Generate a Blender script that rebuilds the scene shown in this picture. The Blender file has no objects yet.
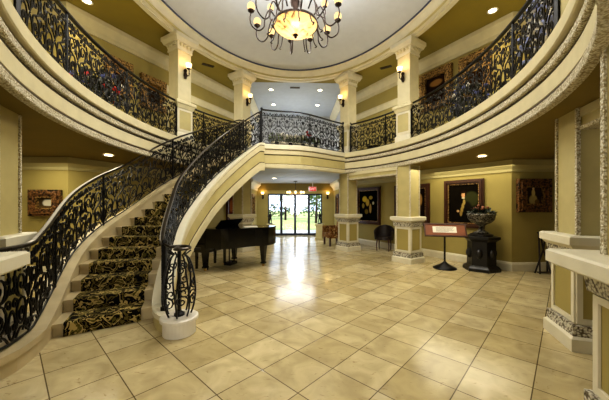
import bpy, math, random
from math import sin, cos, pi, radians, hypot, atan2, sqrt
from mathutils import Vector, Matrix
R = random.Random(7)
SC = bpy.context.scene
COL = SC.collection

# ------------------------------------------------------------------ materials
def lin(c):
    return tuple((v/255/12.92 if v/255 <= .04045 else ((v/255+.055)/1.055)**2.4) for v in c[:3]) + (1,)
class NT:
    def __init__(s, name):
        s.m = bpy.data.materials.new(name); s.m.use_nodes = True
        s.t = s.m.node_tree; s.t.nodes.clear()
        s.out = s.n('ShaderNodeOutputMaterial')
    def n(s, k, **kw):
        o = s.t.nodes.new(k)
        for a, b in kw.items(): setattr(o, a, b)
        return o
    def l(s, a, b): s.t.links.new(a, b)
def pbr(name, col, rough=.5, metal=0, noise=0, nscale=6, bump=0, bscale=40, emit=None, estr=0, spec=.5, voro=False):
    k = NT(name); b = k.n('ShaderNodeBsdfPrincipled'); k.l(b.outputs[0], k.out.inputs[0])
    b.inputs['Base Color'].default_value = lin(col); b.inputs['Roughness'].default_value = rough
    b.inputs['Metallic'].default_value = metal; b.inputs['Specular IOR Level'].default_value = spec
    tc = k.n('ShaderNodeTexCoord')
    if noise:
        nz = k.n('ShaderNodeTexNoise'); nz.inputs['Scale'].default_value = nscale; nz.inputs['Detail'].default_value = 5
        k.l(tc.outputs['Object'], nz.inputs['Vector'])
        rp = k.n('ShaderNodeValToRGB'); c = lin(col)
        rp.color_ramp.elements[0].position = .3; rp.color_ramp.elements[1].position = .7
        rp.color_ramp.elements[0].color = tuple(v*(1-noise) for v in c[:3])+(1,)
        rp.color_ramp.elements[1].color = tuple(min(1, v*(1+noise)) for v in c[:3])+(1,)
        k.l(nz.outputs['Fac'], rp.inputs[0]); k.l(rp.outputs[0], b.inputs['Base Color'])
    if bump:
        nb = k.n('ShaderNodeTexVoronoi' if voro else 'ShaderNodeTexNoise'); nb.inputs['Scale'].default_value = bscale
        k.l(tc.outputs['Object'], nb.inputs['Vector'])
        bp = k.n('ShaderNodeBump'); bp.inputs['Strength'].default_value = bump; bp.inputs['Distance'].default_value = .02
        k.l(nb.outputs['Distance' if voro else 'Fac'], bp.inputs['Height']); k.l(bp.outputs[0], b.inputs['Normal'])
    if emit:
        b.inputs['Emission Color'].default_value = lin(emit); b.inputs['Emission Strength'].default_value = estr
    return k.m
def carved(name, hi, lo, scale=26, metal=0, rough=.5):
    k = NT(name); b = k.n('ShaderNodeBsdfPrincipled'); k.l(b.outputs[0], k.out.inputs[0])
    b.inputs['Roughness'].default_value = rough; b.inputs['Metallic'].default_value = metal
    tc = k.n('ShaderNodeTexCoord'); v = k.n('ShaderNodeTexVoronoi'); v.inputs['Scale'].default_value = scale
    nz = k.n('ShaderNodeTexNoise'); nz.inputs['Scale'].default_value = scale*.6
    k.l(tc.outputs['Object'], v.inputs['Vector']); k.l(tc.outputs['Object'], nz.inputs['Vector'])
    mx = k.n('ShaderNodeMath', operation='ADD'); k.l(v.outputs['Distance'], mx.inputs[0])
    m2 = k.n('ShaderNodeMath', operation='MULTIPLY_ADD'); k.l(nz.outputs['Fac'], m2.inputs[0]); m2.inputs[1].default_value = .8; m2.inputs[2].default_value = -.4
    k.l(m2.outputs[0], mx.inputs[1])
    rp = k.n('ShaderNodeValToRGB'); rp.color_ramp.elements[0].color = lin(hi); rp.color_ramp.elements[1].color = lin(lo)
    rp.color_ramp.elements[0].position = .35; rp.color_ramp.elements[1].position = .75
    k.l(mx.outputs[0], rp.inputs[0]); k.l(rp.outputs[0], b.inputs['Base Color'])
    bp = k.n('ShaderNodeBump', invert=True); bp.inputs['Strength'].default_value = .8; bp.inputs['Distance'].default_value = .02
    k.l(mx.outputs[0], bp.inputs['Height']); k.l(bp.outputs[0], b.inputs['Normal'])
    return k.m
def emis(name, col, st):
    k = NT(name); e = k.n('ShaderNodeEmission'); e.inputs[0].default_value = lin(col); e.inputs[1].default_value = st
    k.l(e.outputs[0], k.out.inputs[0]); return k.m
def floor_mat():
    k = NT('marble_floor'); b = k.n('ShaderNodeBsdfPrincipled'); k.l(b.outputs[0], k.out.inputs[0])
    tc = k.n('ShaderNodeTexCoord'); mp = k.n('ShaderNodeMapping')
    mp.inputs['Rotation'].default_value = (0, 0, -pi/4); mp.inputs['Location'].default_value = (-.226+.4667*40, -.198+.4667*40, 0)
    k.l(tc.outputs['Object'], mp.inputs['Vector'])
    br = k.n('ShaderNodeTexBrick', offset=0.0, squash=1.0)
    for a, v in (('Scale', 1), ('Brick Width', .4667), ('Row Height', .4667), ('Mortar Size', .005), ('Mortar Smooth', .2), ('Bias', 0)): br.inputs[a].default_value = v
    br.inputs['Color1'].default_value = lin((208, 194, 154)); br.inputs['Color2'].default_value = lin((184, 168, 124)); br.inputs['Mortar'].default_value = lin((104, 90, 60))
    k.l(mp.outputs[0], br.inputs['Vector'])
    n1 = k.n('ShaderNodeTexNoise'); n1.inputs['Scale'].default_value = 3.2; n1.inputs['Detail'].default_value = 8; n1.inputs['Distortion'].default_value = 1.2
    k.l(tc.outputs['Object'], n1.inputs['Vector'])
    r1 = k.n('ShaderNodeValToRGB'); r1.color_ramp.elements[0].position = .3; r1.color_ramp.elements[1].position = .72
    r1.color_ramp.elements[0].color = (.66, .62, .54, 1); r1.color_ramp.elements[1].color = (1.12, 1.10, 1.05, 1)
    k.l(n1.outputs['Fac'], r1.inputs[0])
    m1 = k.n('ShaderNodeMixRGB', blend_type='MULTIPLY'); m1.inputs[0].default_value = .75
    k.l(br.outputs['Color'], m1.inputs[1]); k.l(r1.outputs[0], m1.inputs[2])
    n2 = k.n('ShaderNodeTexNoise'); n2.inputs['Scale'].default_value = 7; n2.inputs['Detail'].default_value = 6; n2.inputs['Distortion'].default_value = 2
    mp2 = k.n('ShaderNodeMapping'); mp2.inputs['Rotation'].default_value = (0, 0, .3); mp2.inputs['Scale'].default_value = (1, 2.6, 1)
    k.l(tc.outputs['Object'], mp2.inputs['Vector']); k.l(mp2.outputs[0], n2.inputs['Vector'])
    r2 = k.n('ShaderNodeValToRGB'); r2.color_ramp.elements[0].position = .64; r2.color_ramp.elements[1].position = .72
    r2.color_ramp.elements[0].color = (1, 1, 1, 1); r2.color_ramp.elements[1].color = (.42, .33, .2, 1)
    k.l(n2.outputs['Fac'], r2.inputs[0])
    m2 = k.n('ShaderNodeMixRGB', blend_type='MULTIPLY'); m2.inputs[0].default_value = .6
    k.l(m1.outputs[0], m2.inputs[1]); k.l(r2.outputs[0], m2.inputs[2]); k.l(m2.outputs[0], b.inputs['Base Color'])
    b.inputs['Roughness'].default_value = .16; b.inputs['Specular IOR Level'].default_value = .55
    bp = k.n('ShaderNodeBump', invert=True); bp.inputs['Strength'].default_value = .25; bp.inputs['Distance'].default_value = .004
    k.l(br.outputs['Fac'], bp.inputs['Height']); k.l(bp.outputs[0], b.inputs['Normal'])
    return k.m
def pattern(name, cols, pos, scale=9, dist=1.5, rough=.95):
    k = NT(name); b = k.n('ShaderNodeBsdfPrincipled'); k.l(b.outputs[0], k.out.inputs[0]); b.inputs['Roughness'].default_value = rough
    b.inputs['Specular IOR Level'].default_value = .1
    tc = k.n('ShaderNodeTexCoord'); n = k.n('ShaderNodeTexNoise'); n.inputs['Scale'].default_value = scale; n.inputs['Detail'].default_value = 3; n.inputs['Distortion'].default_value = dist
    k.l(tc.outputs['Object'], n.inputs['Vector'])
    rp = k.n('ShaderNodeValToRGB'); rp.color_ramp.interpolation = 'CONSTANT'
    e = rp.color_ramp.elements
    while len(e) < len(cols): e.new(.5)
    for i, (c, p) in enumerate(zip(cols, pos)): e[i].position = p; e[i].color = lin(c)
    k.l(n.outputs['Fac'], rp.inputs[0]); k.l(rp.outputs[0], b.inputs['Base Color'])
    return k.m
def picture(name, bg, blobs, rough=.6):
    """painted canvas: soft ellipses (cx,cz,rx,rz,colour) over a mottled ground, in the canvas' own x/z"""
    k = NT(name); b = k.n('ShaderNodeBsdfPrincipled'); k.l(b.outputs[0], k.out.inputs[0]); b.inputs['Roughness'].default_value = rough; b.inputs['Specular IOR Level'].default_value = 0
    tc = k.n('ShaderNodeTexCoord'); nz = k.n('ShaderNodeTexNoise'); nz.inputs['Scale'].default_value = 5; nz.inputs['Detail'].default_value = 5
    k.l(tc.outputs['Object'], nz.inputs['Vector'])
    rp = k.n('ShaderNodeValToRGB'); rp.color_ramp.elements[0].color = tuple(v*.45 for v in lin(bg)[:3])+(1,); rp.color_ramp.elements[1].color = tuple(v*1.7 for v in lin(bg)[:3])+(1,)
    k.l(nz.outputs['Fac'], rp.inputs[0]); cur = rp.outputs[0]
    wob = k.n('ShaderNodeMixRGB', blend_type='LINEAR_LIGHT'); wob.inputs[0].default_value = .015
    k.l(tc.outputs['Object'], wob.inputs[1]); k.l(nz.outputs['Color'], wob.inputs[2])
    for cx, cz, rx, rz, c in blobs:
        mp = k.n('ShaderNodeMapping'); mp.inputs['Location'].default_value = (-cx/rx, 0, -cz/rz); mp.inputs['Scale'].default_value = (1/rx, 0, 1/rz)
        k.l(wob.outputs[0], mp.inputs['Vector'])
        ln = k.n('ShaderNodeVectorMath', operation='LENGTH'); k.l(mp.outputs[0], ln.inputs[0])
        mr = k.n('ShaderNodeMapRange'); mr.inputs['From Min'].default_value = 1.1; mr.inputs['From Max'].default_value = .8
        k.l(ln.outputs['Value'], mr.inputs['Value'])
        mx = k.n('ShaderNodeMixRGB'); mx.inputs[2].default_value = lin(c); k.l(mr.outputs[0], mx.inputs[0]); k.l(cur, mx.inputs[1]); cur = mx.outputs[0]
    k.l(cur, b.inputs['Base Color']); return k.m
def glass_mat():
    k = NT('door_glass'); t = k.n('ShaderNodeBsdfTransparent'); g = k.n('ShaderNodeBsdfGlossy'); g.inputs['Roughness'].default_value = .05
    m = k.n('ShaderNodeMixShader'); m.inputs[0].default_value = .08
    k.l(t.outputs[0], m.inputs[1]); k.l(g.outputs[0], m.inputs[2]); k.l(m.outputs[0], k.out.inputs[0]); return k.m

M = {}
M['floor'] = floor_mat()
M['wall'] = pbr('ochre_wall_paint', (162, 147, 84), .75, noise=.06, nscale=2)
M['wall_grey'] = pbr('pale_grey_wall_paint', (176, 178, 180), .75, noise=.04)
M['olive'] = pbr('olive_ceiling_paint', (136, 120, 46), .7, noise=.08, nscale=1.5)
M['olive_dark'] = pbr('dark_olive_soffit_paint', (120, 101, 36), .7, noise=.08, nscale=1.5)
M['dome'] = pbr('white_dome_paint', (188, 190, 192), .8, noise=.03)
M['hall_ceil'] = pbr('blue_grey_ceiling_paint', (172, 180, 192), .7, noise=.04)
M['cream'] = pbr('cream_trim_paint', (203, 193, 156), .5, noise=.06, nscale=5)
M['cream_lt'] = pbr('pale_cream_trim_paint', (214, 207, 182), .5, noise=.05, nscale=5)
M['cream_dk'] = pbr('tan_band_paint', (184, 171, 118), .5, noise=.08, nscale=4)
M['groove'] = pbr('dark_glaze_line', (62, 48, 24), .6)
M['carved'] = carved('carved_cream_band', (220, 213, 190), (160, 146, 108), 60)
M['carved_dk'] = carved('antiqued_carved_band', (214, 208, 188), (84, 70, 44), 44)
M['carved_gold'] = carved('carved_bronze_band', (150, 122, 66), (40, 28, 12), 30, .3, .4)
M['stone'] = pbr('limestone', (186, 170, 132), .4, noise=.12, nscale=4)
M['stone_wh'] = pbr('white_limestone', (224, 218, 204), .4, noise=.06, nscale=5)
M['iron'] = pbr('black_wrought_iron', (11, 10, 10), .42, .4, noise=.3, nscale=20)
M['railtop'] = pbr('worn_iron_handrail', (60, 54, 46), .28, .75)
M['carpet'] = pattern('leaf_patterned_carpet', [(16, 13, 9), (96, 84, 42), (14, 12, 9), (176, 154, 94), (92, 84, 40), (16, 13, 9)], [0, .38, .44, .52, .575, .63], 8.5, .7)
M['black'] = pbr('black_lacquer', (8, 8, 9), .12, spec=.6)
M['ivory'] = pbr('ivory_keys', (230, 226, 212), .3)
M['brass'] = pbr('brass', (190, 150, 70), .3, .9)
M['bronze'] = pbr('dark_bronze', (38, 24, 15), .4, .7, noise=.3, nscale=12)
M['statue'] = pbr('black_bronze', (16, 15, 16), .35, .5)
M['gilt'] = carved('gilt_frame', (178, 142, 82), (62, 42, 18), 28, .55, .35)
M['darkwood'] = carved('carved_dark_wood', (128, 88, 48), (22, 13, 7), 24, .1, .4)
M['redwood'] = pbr('mahogany', (66, 36, 20), .4, noise=.3, nscale=8)
M['blackstone'] = pbr('black_carved_stone', (24, 21, 18), .35, noise=.4, nscale=9, bump=.4, bscale=30)
M['silver'] = carved('tarnished_silver', (140, 136, 126), (16, 14, 13), 26, .5, .3)
M['bulb'] = emis('warm_bulb_glow', (255, 216, 146), 1.6)
M['bulb_bright'] = emis('bright_bulb_glow', (255, 214, 150), 4)
M['spot'] = emis('downlight_glow', (255, 240, 205), 14)
M['white'] = pbr('white_metal_trim', (225, 222, 212), .5)
M['leather'] = pbr('dark_brown_leather', (30, 20, 15), .45)
M['leaf'] = pbr('green_leaves', (104, 118, 66), .5, noise=.4, nscale=15)
M['leaf_dk'] = pbr('dark_green_leaves', (24, 34, 20), .5, noise=.4, nscale=15)
M['hedge'] = pbr('sunlit_leaves', (88, 116, 62), .6, noise=.4, nscale=3)
M['lawn'] = pbr('lawn_grass', (170, 180, 110), .9, noise=.2, nscale=3)
M['paving'] = pbr('pale_paving', (205, 202, 196), .8, noise=.1)
M['red'] = pbr('red_petals', (190, 34, 26), .6)
M['whitefl'] = pbr('white_petals', (236, 230, 214), .6)
M['bluefl'] = pbr('blue_petals', (70, 80, 140), .6)
M['sheenfl'] = pbr('sheen_blue_petals', (150, 160, 206), .6)  # petal colour imitating a bluish sheen at the right gallery end
M['paper'] = pbr('printed_paper', (222, 214, 196), .6, noise=.08, nscale=60)
M['copper'] = pbr('rust_mat_board', (122, 66, 30), .6, noise=.15)
M['floral'] = pattern('floral_upholstery', [(40, 22, 14), (150, 110, 60), (96, 40, 24), (190, 160, 104)], [0, .42, .52, .6], 14, 1)
M['glass'] = glass_mat()
M['frame_dk'] = pbr('dark_door_frame', (22, 26, 34), .35, .3)
M['soil'] = pbr('terracotta', (110, 64, 40), .7)
M['exit'] = emis('red_exit_panel', (216, 48, 28), 1.0)
M['exit_t'] = emis('lit_letters', (255, 236, 226), 1.1)
def alabaster():
    k = NT('glowing_alabaster'); tc = k.n('ShaderNodeTexCoord'); n = k.n('ShaderNodeTexNoise'); n.inputs['Scale'].default_value = 4.2; n.inputs['Detail'].default_value = 5; n.inputs['Distortion'].default_value = 1.5
    k.l(tc.outputs['Object'], n.inputs['Vector']); rp = k.n('ShaderNodeValToRGB'); e = rp.color_ramp.elements
    e[0].position = .33; e[0].color = lin((110, 70, 20)); e[1].position = .47; e[1].color = lin((255, 214, 140))
    x = e.new(.62); x.color = lin((255, 226, 165))
    k.l(n.outputs['Fac'], rp.inputs[0]); b = k.n('ShaderNodeBsdfPrincipled'); b.inputs['Roughness'].default_value = .3
    k.l(rp.outputs[0], b.inputs['Base Color']); k.l(rp.outputs[0], b.inputs['Emission Color']); b.inputs['Emission Strength'].default_value = .5
    k.l(b.outputs[0], k.out.inputs[0]); return k.m
M['alabaster'] = alabaster()

# ------------------------------------------------------------------ mesh builder
class MB:
    def __init__(s): s.v = []; s.f = []
    def add(s, vs, fs):
        o = len(s.v); s.v += [tuple(p) for p in vs]; s.f += [tuple(i+o for i in f) for f in fs]; return s
    def box(s, x0, x1, y0, y1, z0, z1, tap=0):
        c = [(x0, y0, z0), (x1, y0, z0), (x1, y1, z0), (x0, y1, z0), (x0+tap, y0+tap, z1), (x1-tap, y0+tap, z1), (x1-tap, y1-tap, z1), (x0+tap, y1-tap, z1)]
        return s.add(c, [(3, 2, 1, 0), (4, 5, 6, 7), (0, 1, 5, 4), (1, 2, 6, 5), (2, 3, 7, 6), (3, 0, 4, 7)])
    def cbox(s, cx, cy, z0, z1, wx, wy, tap=0): return s.box(cx-wx/2, cx+wx/2, cy-wy/2, cy+wy/2, z0, z1, tap)
    def prism(s, pts, z0, z1):
        n = len(pts)
        return s.add([(x, y, z0) for x, y in pts]+[(x, y, z1) for x, y in pts], [tuple(range(n))[::-1], tuple(range(n, 2*n))]+[(i, (i+1) % n, n+(i+1) % n, n+i) for i in range(n)])
    def lathe(s, prof, n=20, c=(0, 0), caps=True, rot=0):
        vs = []; fs = []
        for r, z in prof:
            for i in range(n):
                a = 2*pi*i/n+rot; vs.append((c[0]+r*cos(a), c[1]+r*sin(a), z))
        for j in range(len(prof)-1):
            for i in range(n): fs.append((j*n+i, j*n+(i+1) % n, (j+1)*n+(i+1) % n, (j+1)*n+i))
        if caps: fs += [tuple(range(n))[::-1], tuple(range((len(prof)-1)*n, len(prof)*n))]
        return s.add(vs, fs)
    def tube(s, pts, r, n=6, closed=False):
        P = [Vector(p) for p in pts]; m = len(P)
        if m < 2: return s
        rr = r if isinstance(r, (list, tuple)) else [r]*m
        vs = []; up = None
        for i in range(m):
            if closed: t = P[(i+1) % m]-P[i-1]
            else: t = P[min(i+1, m-1)]-P[max(i-1, 0)]
            if t.length < 1e-9: t = Vector((0, 0, 1))
            t.normalize()
            if up is None:
                up = Vector((0, 0, 1)) if abs(t.z) < .9 else Vector((1, 0, 0))
            a = up-t*up.dot(t)
            if a.length < 1e-5: a = t.orthogonal()
            a.normalize(); up = a; b = t.cross(a)
            for k in range(n):
                q = 2*pi*k/n+pi/4; vs.append(P[i]+(a*cos(q)+b*sin(q))*rr[i])
        fs = []
        for i in range(m if closed else m-1):
            j = (i+1) % m
            for k in range(n): fs.append((i*n+k, i*n+(k+1) % n, j*n+(k+1) % n, j*n+k))
        if not closed: fs += [tuple(range(n))[::-1], tuple(range((m-1)*n, m*n))]
        return s.add(vs, fs)
    def ball(s, c, r, n=10, m=7, sz=1):
        vs = []; fs = []
        for j in range(m+1):
            a = pi*j/m-pi/2
            for i in range(n): vs.append((c[0]+r*cos(a)*cos(2*pi*i/n), c[1]+r*cos(a)*sin(2*pi*i/n), c[2]+r*sz*sin(a)))
        for j in range(m):
            for i in range(n): fs.append((j*n+i, j*n+(i+1) % n, (j+1)*n+(i+1) % n, (j+1)*n+i))
        return s.add(vs, fs)
    def sweep(s, path, prof, closed=False, capends=True):
        """path [(x,y,z)], prof [(n,z)] closed loop; n to the LEFT of travel"""
        m = len(path); k = len(prof); vs = []; fs = []
        for i in range(m):
            p = Vector(path[i])
            def sg(a, b):
                d = Vector((b[0]-a[0], b[1]-a[1])); return d.normalized() if d.length > 1e-9 else Vector((1, 0))
            if closed: d0 = sg(path[i-1], path[i]); d1 = sg(path[i], path[(i+1) % m])
            else:
                d0 = sg(path[i-1], path[i]) if i else sg(path[0], path[1]); d1 = sg(path[i], path[i+1]) if i < m-1 else d0
            n0 = Vector((-d0.y, d0.x)); n1 = Vector((-d1.y, d1.x)); nn = (n0+n1); nn = nn/max(.3, nn.length_squared/2) if nn.length > 1e-6 else n0
            for a, z in prof: vs.append((p.x+nn.x*a, p.y+nn.y*a, p.z+z))
        for i in range(m if closed else m-1):
            j = (i+1) % m
            for q in range(k): fs.append((i*k+q, i*k+(q+1) % k, j*k+(q+1) % k, j*k+q))
        if not closed and capends: fs += [tuple(range(k))[::-1], tuple(range((m-1)*k, m*k))]
        return s.add(vs, fs)
    def leaf(s, c, l, w, rng):
        a = rng.uniform(0, 2*pi); e = rng.uniform(-.3, 1.2); d = Vector((cos(a)*cos(e), sin(a)*cos(e), sin(e))); c = Vector(c)
        side = d.cross(Vector((rng.uniform(-1, 1), rng.uniform(-1, 1), 1))); side = side.normalized() if side.length > .01 else d.orthogonal()
        up = side.cross(d).normalized()
        return s.add([c, c+d*l*.5+side*w+up*w*.4, c+d*l-up*w*.5, c+d*l*.5-side*w+up*w*.4, c+d*l*.5], [(0, 4, 1), (1, 4, 2), (2, 4, 3), (3, 4, 0)])
    def build(s, name, mat, parent=None, world=False, smooth=False, rot=None):
        vs = s.v
        if parent is not None and world:
            L = parent.location; vs = [(x-L.x, y-L.y, z-L.z) for x, y, z in vs]
        me = bpy.data.meshes.new(name); me.from_pydata(vs, [], s.f); me.update()
        import bmesh
        bm = bmesh.new(); bm.from_mesh(me); bmesh.ops.recalc_face_normals(bm, faces=bm.faces); bm.to_mesh(me); bm.free()
        if mat is not None: me.materials.append(M[mat] if isinstance(mat, str) else mat)
        if smooth:
            for p in me.polygons: p.use_smooth = True
        o = bpy.data.objects.new(name, me); COL.objects.link(o)
        if parent is not None: o.parent = parent
        return o
def tag(o, label, cat, group=None):
    o['label'] = label; o['category'] = cat
    if group: o['group'] = group
    return o
def struct(o): o['kind'] = 'structure'; return o
def thing(name, label, cat, loc=(0, 0, 0), rz=0, group=None):
    o = bpy.data.objects.new(name, None); o.empty_display_size = .1; COL.objects.link(o); o.location = loc; o.rotation_euler = (0, 0, rz)
    return tag(o, label, cat, group)
def structroot(name, loc=(0, 0, 0)):
    o = bpy.data.objects.new(name, None); o.empty_display_size = .1; COL.objects.link(o); o.location = loc; return struct(o)
def dup(root, loc, rz=None, label=None):
    r = root.copy(); COL.objects.link(r); r.location = loc
    if rz is not None: r.rotation_euler = (0, 0, rz)
    if label: r['label'] = label
    for c in list(root.children):
        d = c.copy(); COL.objects.link(d); d.parent = r
        for g in list(c.children):
            e = g.copy(); COL.objects.link(e); e.parent = d
    return r
def lamp(name, kind, loc, energy, col, size=.1, rot=(0, 0, 0), spot=None, sy=None, spread=None):
    l = bpy.data.lights.new(name, kind); l.energy = energy; l.color = lin(col)[:3]
    if kind == 'AREA':
        l.size = size
        if sy: l.shape = 'RECTANGLE'; l.size_y = sy
        if spread: l.spread = spread
    else: l.shadow_soft_size = size
    if spot: l.spot_size = spot; l.spot_blend = .6
    o = bpy.data.objects.new(name, l); o.location = loc; o.rotation_euler = rot; COL.objects.link(o); return o

# ------------------------------------------------------------------ plan constants (metres; origin under the viewer)
CY = 5.35; GA, GB = 3.2, 4.35            # gallery front edge (oval)
ZB, ZT = 2.57, 3.20                      # gallery soffit / gallery floor
ZC = 5.9                                 # gallery ceiling
RA, RB, RCY = 3.36, 4.84, 4.87           # ceiling oval
H = .16                                  # riser
GBN = 4.6                                # the oval is a little longer toward the viewer
def ell(t, a=GA, b=GB, c=CY, d=0):
    if b == GB and cos(t) < 0: b = GBN
    return (( a+d)*sin(t), c+(b+d)*cos(t))
def arc(t0, t1, n, d=0, z=0, a=GA, b=GB, c=CY):
    return [ell(radians(t0+(t1-t0)*i/n), a, b, c, d)+(z,) for i in range(n+1)]
def rect_hit(t, cx=0, cy=CY, x1=8.05, y0=-4.05, y1=13.85):
    dx, dy = sin(t), cos(t); k = 1e9
    if dx > 1e-9: k = min(k, x1/dx)
    if dx < -1e-9: k = min(k, -x1/dx)
    if dy > 1e-9: k = min(k, (y1-cy)/dy)
    if dy < -1e-9: k = min(k, (y0-cy)/dy)
    return (cx+dx*k, cy+dy*k)
C2 = (3.03, 7.4); C1 = (1.78, 9.35); N2 = (3.28, 3.0); N1 = (2.17, 1.52); N2U = (2.9, 2.58)
def crom(pts, tau):
    """pts [(tau,x,y)] non-uniform cubic hermite"""
    i = 0
    while i < len(pts)-2 and tau > pts[i+1][0]: i += 1
    def tan(j):
        a = pts[max(j-1, 0)]; b = pts[min(j+1, len(pts)-1)]; return ((b[1]-a[1])/(b[0]-a[0]), (b[2]-a[2])/(b[0]-a[0]))
    p, q = pts[i], pts[i+1]; h = q[0]-p[0]; u = max(0, min(1, (tau-p[0])/h)); m0, m1 = tan(i), tan(i+1)
    a = 2*u**3-3*u*u+1; b = (u**3-2*u*u+u)*h; c = -2*u**3+3*u*u; d = (u**3-u*u)*h
    return (a*p[1]+b*m0[0]+c*q[1]+d*m1[0], a*p[2]+b*m0[1]+c*q[2]+d*m1[1])
S_OUT = [(-1.2, -2.95, 2.34), (-.5, -2.68, 2.52), (.1, -2.73, 2.86), (1, -2.90, 3.26), (4, -3.37, 4.3), (6, -3.49, 5.0), (8, -3.38, 5.65), (11.5, -2.96, 6.3), (14, -2.66, 7.0), (17, -2.22, 8.0), (20, -1.62, 8.85)]
S_IN = [(-.75, -1.44, 3.40), (0, -1.66, 3.58), (1, -1.84, 3.9), (3.75, -2.04, 4.6), (6.5, -2.14, 5.2), (9.2, -2.09, 5.8), (12.4, -1.92, 6.5), (16.5, -1.47, 7.25), (20, -.93, 7.76)]
def ztop(tau): return max(.2, H*tau+.12) if tau < 19.3 else min(H*tau+.12, ZT+.02)
LAND = [(-.93, 7.76), (-.6, 7.86), (-.2, 7.92), (.15, 8.0), (.5, 8.2), (.85, 8.48), (1.2, 8.78), (1.62, 9.08)]

# ------------------------------------------------------------------ shell
def flat(name, polys, z, mat):
    b = MB()
    for p in polys: b.add([(x, y, z) for x, y in p], [tuple(range(len(p)))])
    return struct(b.build(name, mat))
struct(MB().box(-8.1, 8.1, -4.1, 13.95, -.1, 0).build('floor', 'floor'))
WR = [(8, 6.28), (5, 6.28), (2.3, 11.2), (1.9, 11.2)]
def mir(p): return [(-x, y) for x, y in p]
def wallpoly(name, pts, z0, z1, mat, th=.1, left=True):
    s = 1 if left else -1
    return struct(MB().sweep([(x, y, 0) for x, y in pts], [(0, z0), (-s*th, z0), (-s*th, z1), (0, z1)]).build(name, mat))
wallpoly('wall_right', WR, 0, 6, 'wall')
wallpoly('wall_left', mir(WR), 0, 6, 'wall', left=False)
wallpoly('wall_hall_right', [(1.9, 11.25), (1.9, 13.85)], 0, ZB, 'wall', left=True)
wallpoly('wall_hall_left', [(-1.9, 11.25), (-1.9, 13.85)], 0, ZB, 'wall', left=False)
wallpoly('wall_upper_hall_right', [(1.9, 11.25), (1.9, 13.85)], ZB, 6, 'wall_grey', left=True)
wallpoly('wall_upper_hall_left', [(-1.9, 11.25), (-1.9, 13.85)], ZB, 6, 'wall_grey', left=False)
b = MB(); b.box(-2, -1.36, 13.75, 13.9, 0, ZB); b.box(1.32, 2, 13.75, 13.9, 0, ZB); b.box(-1.36, 1.32, 13.75, 13.9, 2.06, ZB)
struct(b.build('wall_far', 'wall'))
struct(MB().box(-2, 2, 13.75, 13.9, ZB, 6).build('wall_upper_far', 'wall_grey'))
struct(MB().box(-8.1, 8.1, -4.1, -4, 0, 6).build('wall_back', 'wall'))
struct(MB().box(8, 8.1, -4.1, 6.38, 0, 6).build('wall_right_side', 'wall'))
struct(MB().box(-8.1, -8, -4.1, 6.38, 0, 6).build('wall_left_side', 'wall'))
def annulus(name, z, mat, a, b_, c, d, t0=0, t1=360, n=120):
    m = MB(); vs = []; ts = sorted(set([t0+(t1-t0)*i/n for i in range(n+1)] + [math.degrees(atan2(x, y-CY)) % 360 for x, y in ((8.05, 13.85), (8.05, -4.05), (-8.05, -4.05), (-8.05, 13.85))]))
    for t in ts:
        q = radians(t); o = rect_hit(q)
        vs += [ell(q, a, b_, c, d)+(z,), o+(z,)]
    m.add(vs, [(2*i, 2*i+1, 2*i+3, 2*i+2) for i in range(len(ts)-1)])
    return struct(m.build(name, mat))
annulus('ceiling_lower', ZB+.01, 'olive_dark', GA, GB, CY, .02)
annulus('floor_gallery', ZT-.02, 'cream_dk', GA, GB, CY, -.02)
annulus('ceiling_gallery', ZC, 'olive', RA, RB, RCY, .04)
flat('ceiling_upper_hall', [[(-1.9, 9.95), (1.9, 9.95), (1.9, 13.8), (-1.9, 13.8)]], ZC-.012, 'hall_ceil')
flat('ceiling_hall', [[(-1.9, 9.0), (1.9, 9.0), (1.9, 13.76), (-1.9, 13.76)]], ZB-.005, 'hall_ceil')
landpoly = LAND + [ell(radians(t))for t in (26, 20, 14, 8, 0, -8, -14, -20, -28)]
struct(MB().add([(x, y, ZB) for x, y in landpoly], [tuple(range(len(landpoly)))]).build('ceiling_landing', 'hall_ceil'))
struct(MB().prism(landpoly, ZT-.06, ZT-.02).build('floor_landing', 'cream_dk'))
# dome
m = MB(); vs = [(0, RCY, 6.42)]; n = 96; rings = 8
for j in range(1, rings+1):
    f = j/rings; z = 6.14+.28*sqrt(max(0, 1-f*f))
    vs += [ell(2*pi*i/n, RA*f, RB*f, RCY, -.2*f)+(z,) for i in range(n)]
fs = [(0, 1+i, 1+(i+1) % n) for i in range(n)]
for j in range(rings-1): fs += [(1+j*n+i, 1+(j+1)*n+i, 1+(j+1)*n+(i+1) % n, 1+j*n+(i+1) % n) for i in range(n)]
struct(m.add(vs, fs).build('ceiling_dome', 'dome', smooth=True))
# ceiling cornice ring: travel with t increasing is clockwise seen from above -> left normal points outward
def ring(prof, a, b_, c, n=144): return MB().sweep([ell(2*pi*i/n, a, b_, c)+(0,) for i in range(n)], prof, closed=True)
cr = structroot('trim_1')
ring([(.14, 5.92), (.14, 5.84), (.02, 5.84), (.02, 5.95)], RA, RB, RCY).build('lower_moulding', 'cream_lt', cr)
ring([(.05, 5.97), (.01, 5.87), (-.07, 5.89), (-.07, 5.99)], RA, RB, RCY).build('step_moulding', 'cream_lt', cr)
ring([(0, 6.06), (-.06, 5.93), (-.10, 5.96), (-.14, 6.04), (-.16, 6.08)], RA, RB, RCY).build('cove_moulding', 'cream_lt', cr)
ring([(-.13, 6.13), (-.13, 6.06), (-.20, 6.09), (-.20, 6.15)], RA, RB, RCY).build('inner_bead', 'cream_lt', cr)
gm = pbr('dark_blue_line', (70, 74, 96), .7); M['blueline'] = gm  # thin dark blue line along the ring's inner edge
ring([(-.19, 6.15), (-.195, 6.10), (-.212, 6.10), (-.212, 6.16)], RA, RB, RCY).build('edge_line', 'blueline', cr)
ring([(-.055, 5.95), (-.06, 5.886), (-.074, 5.886), (-.074, 5.95)], RA, RB, RCY).build('glaze_line', 'cream_dk', cr)
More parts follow.
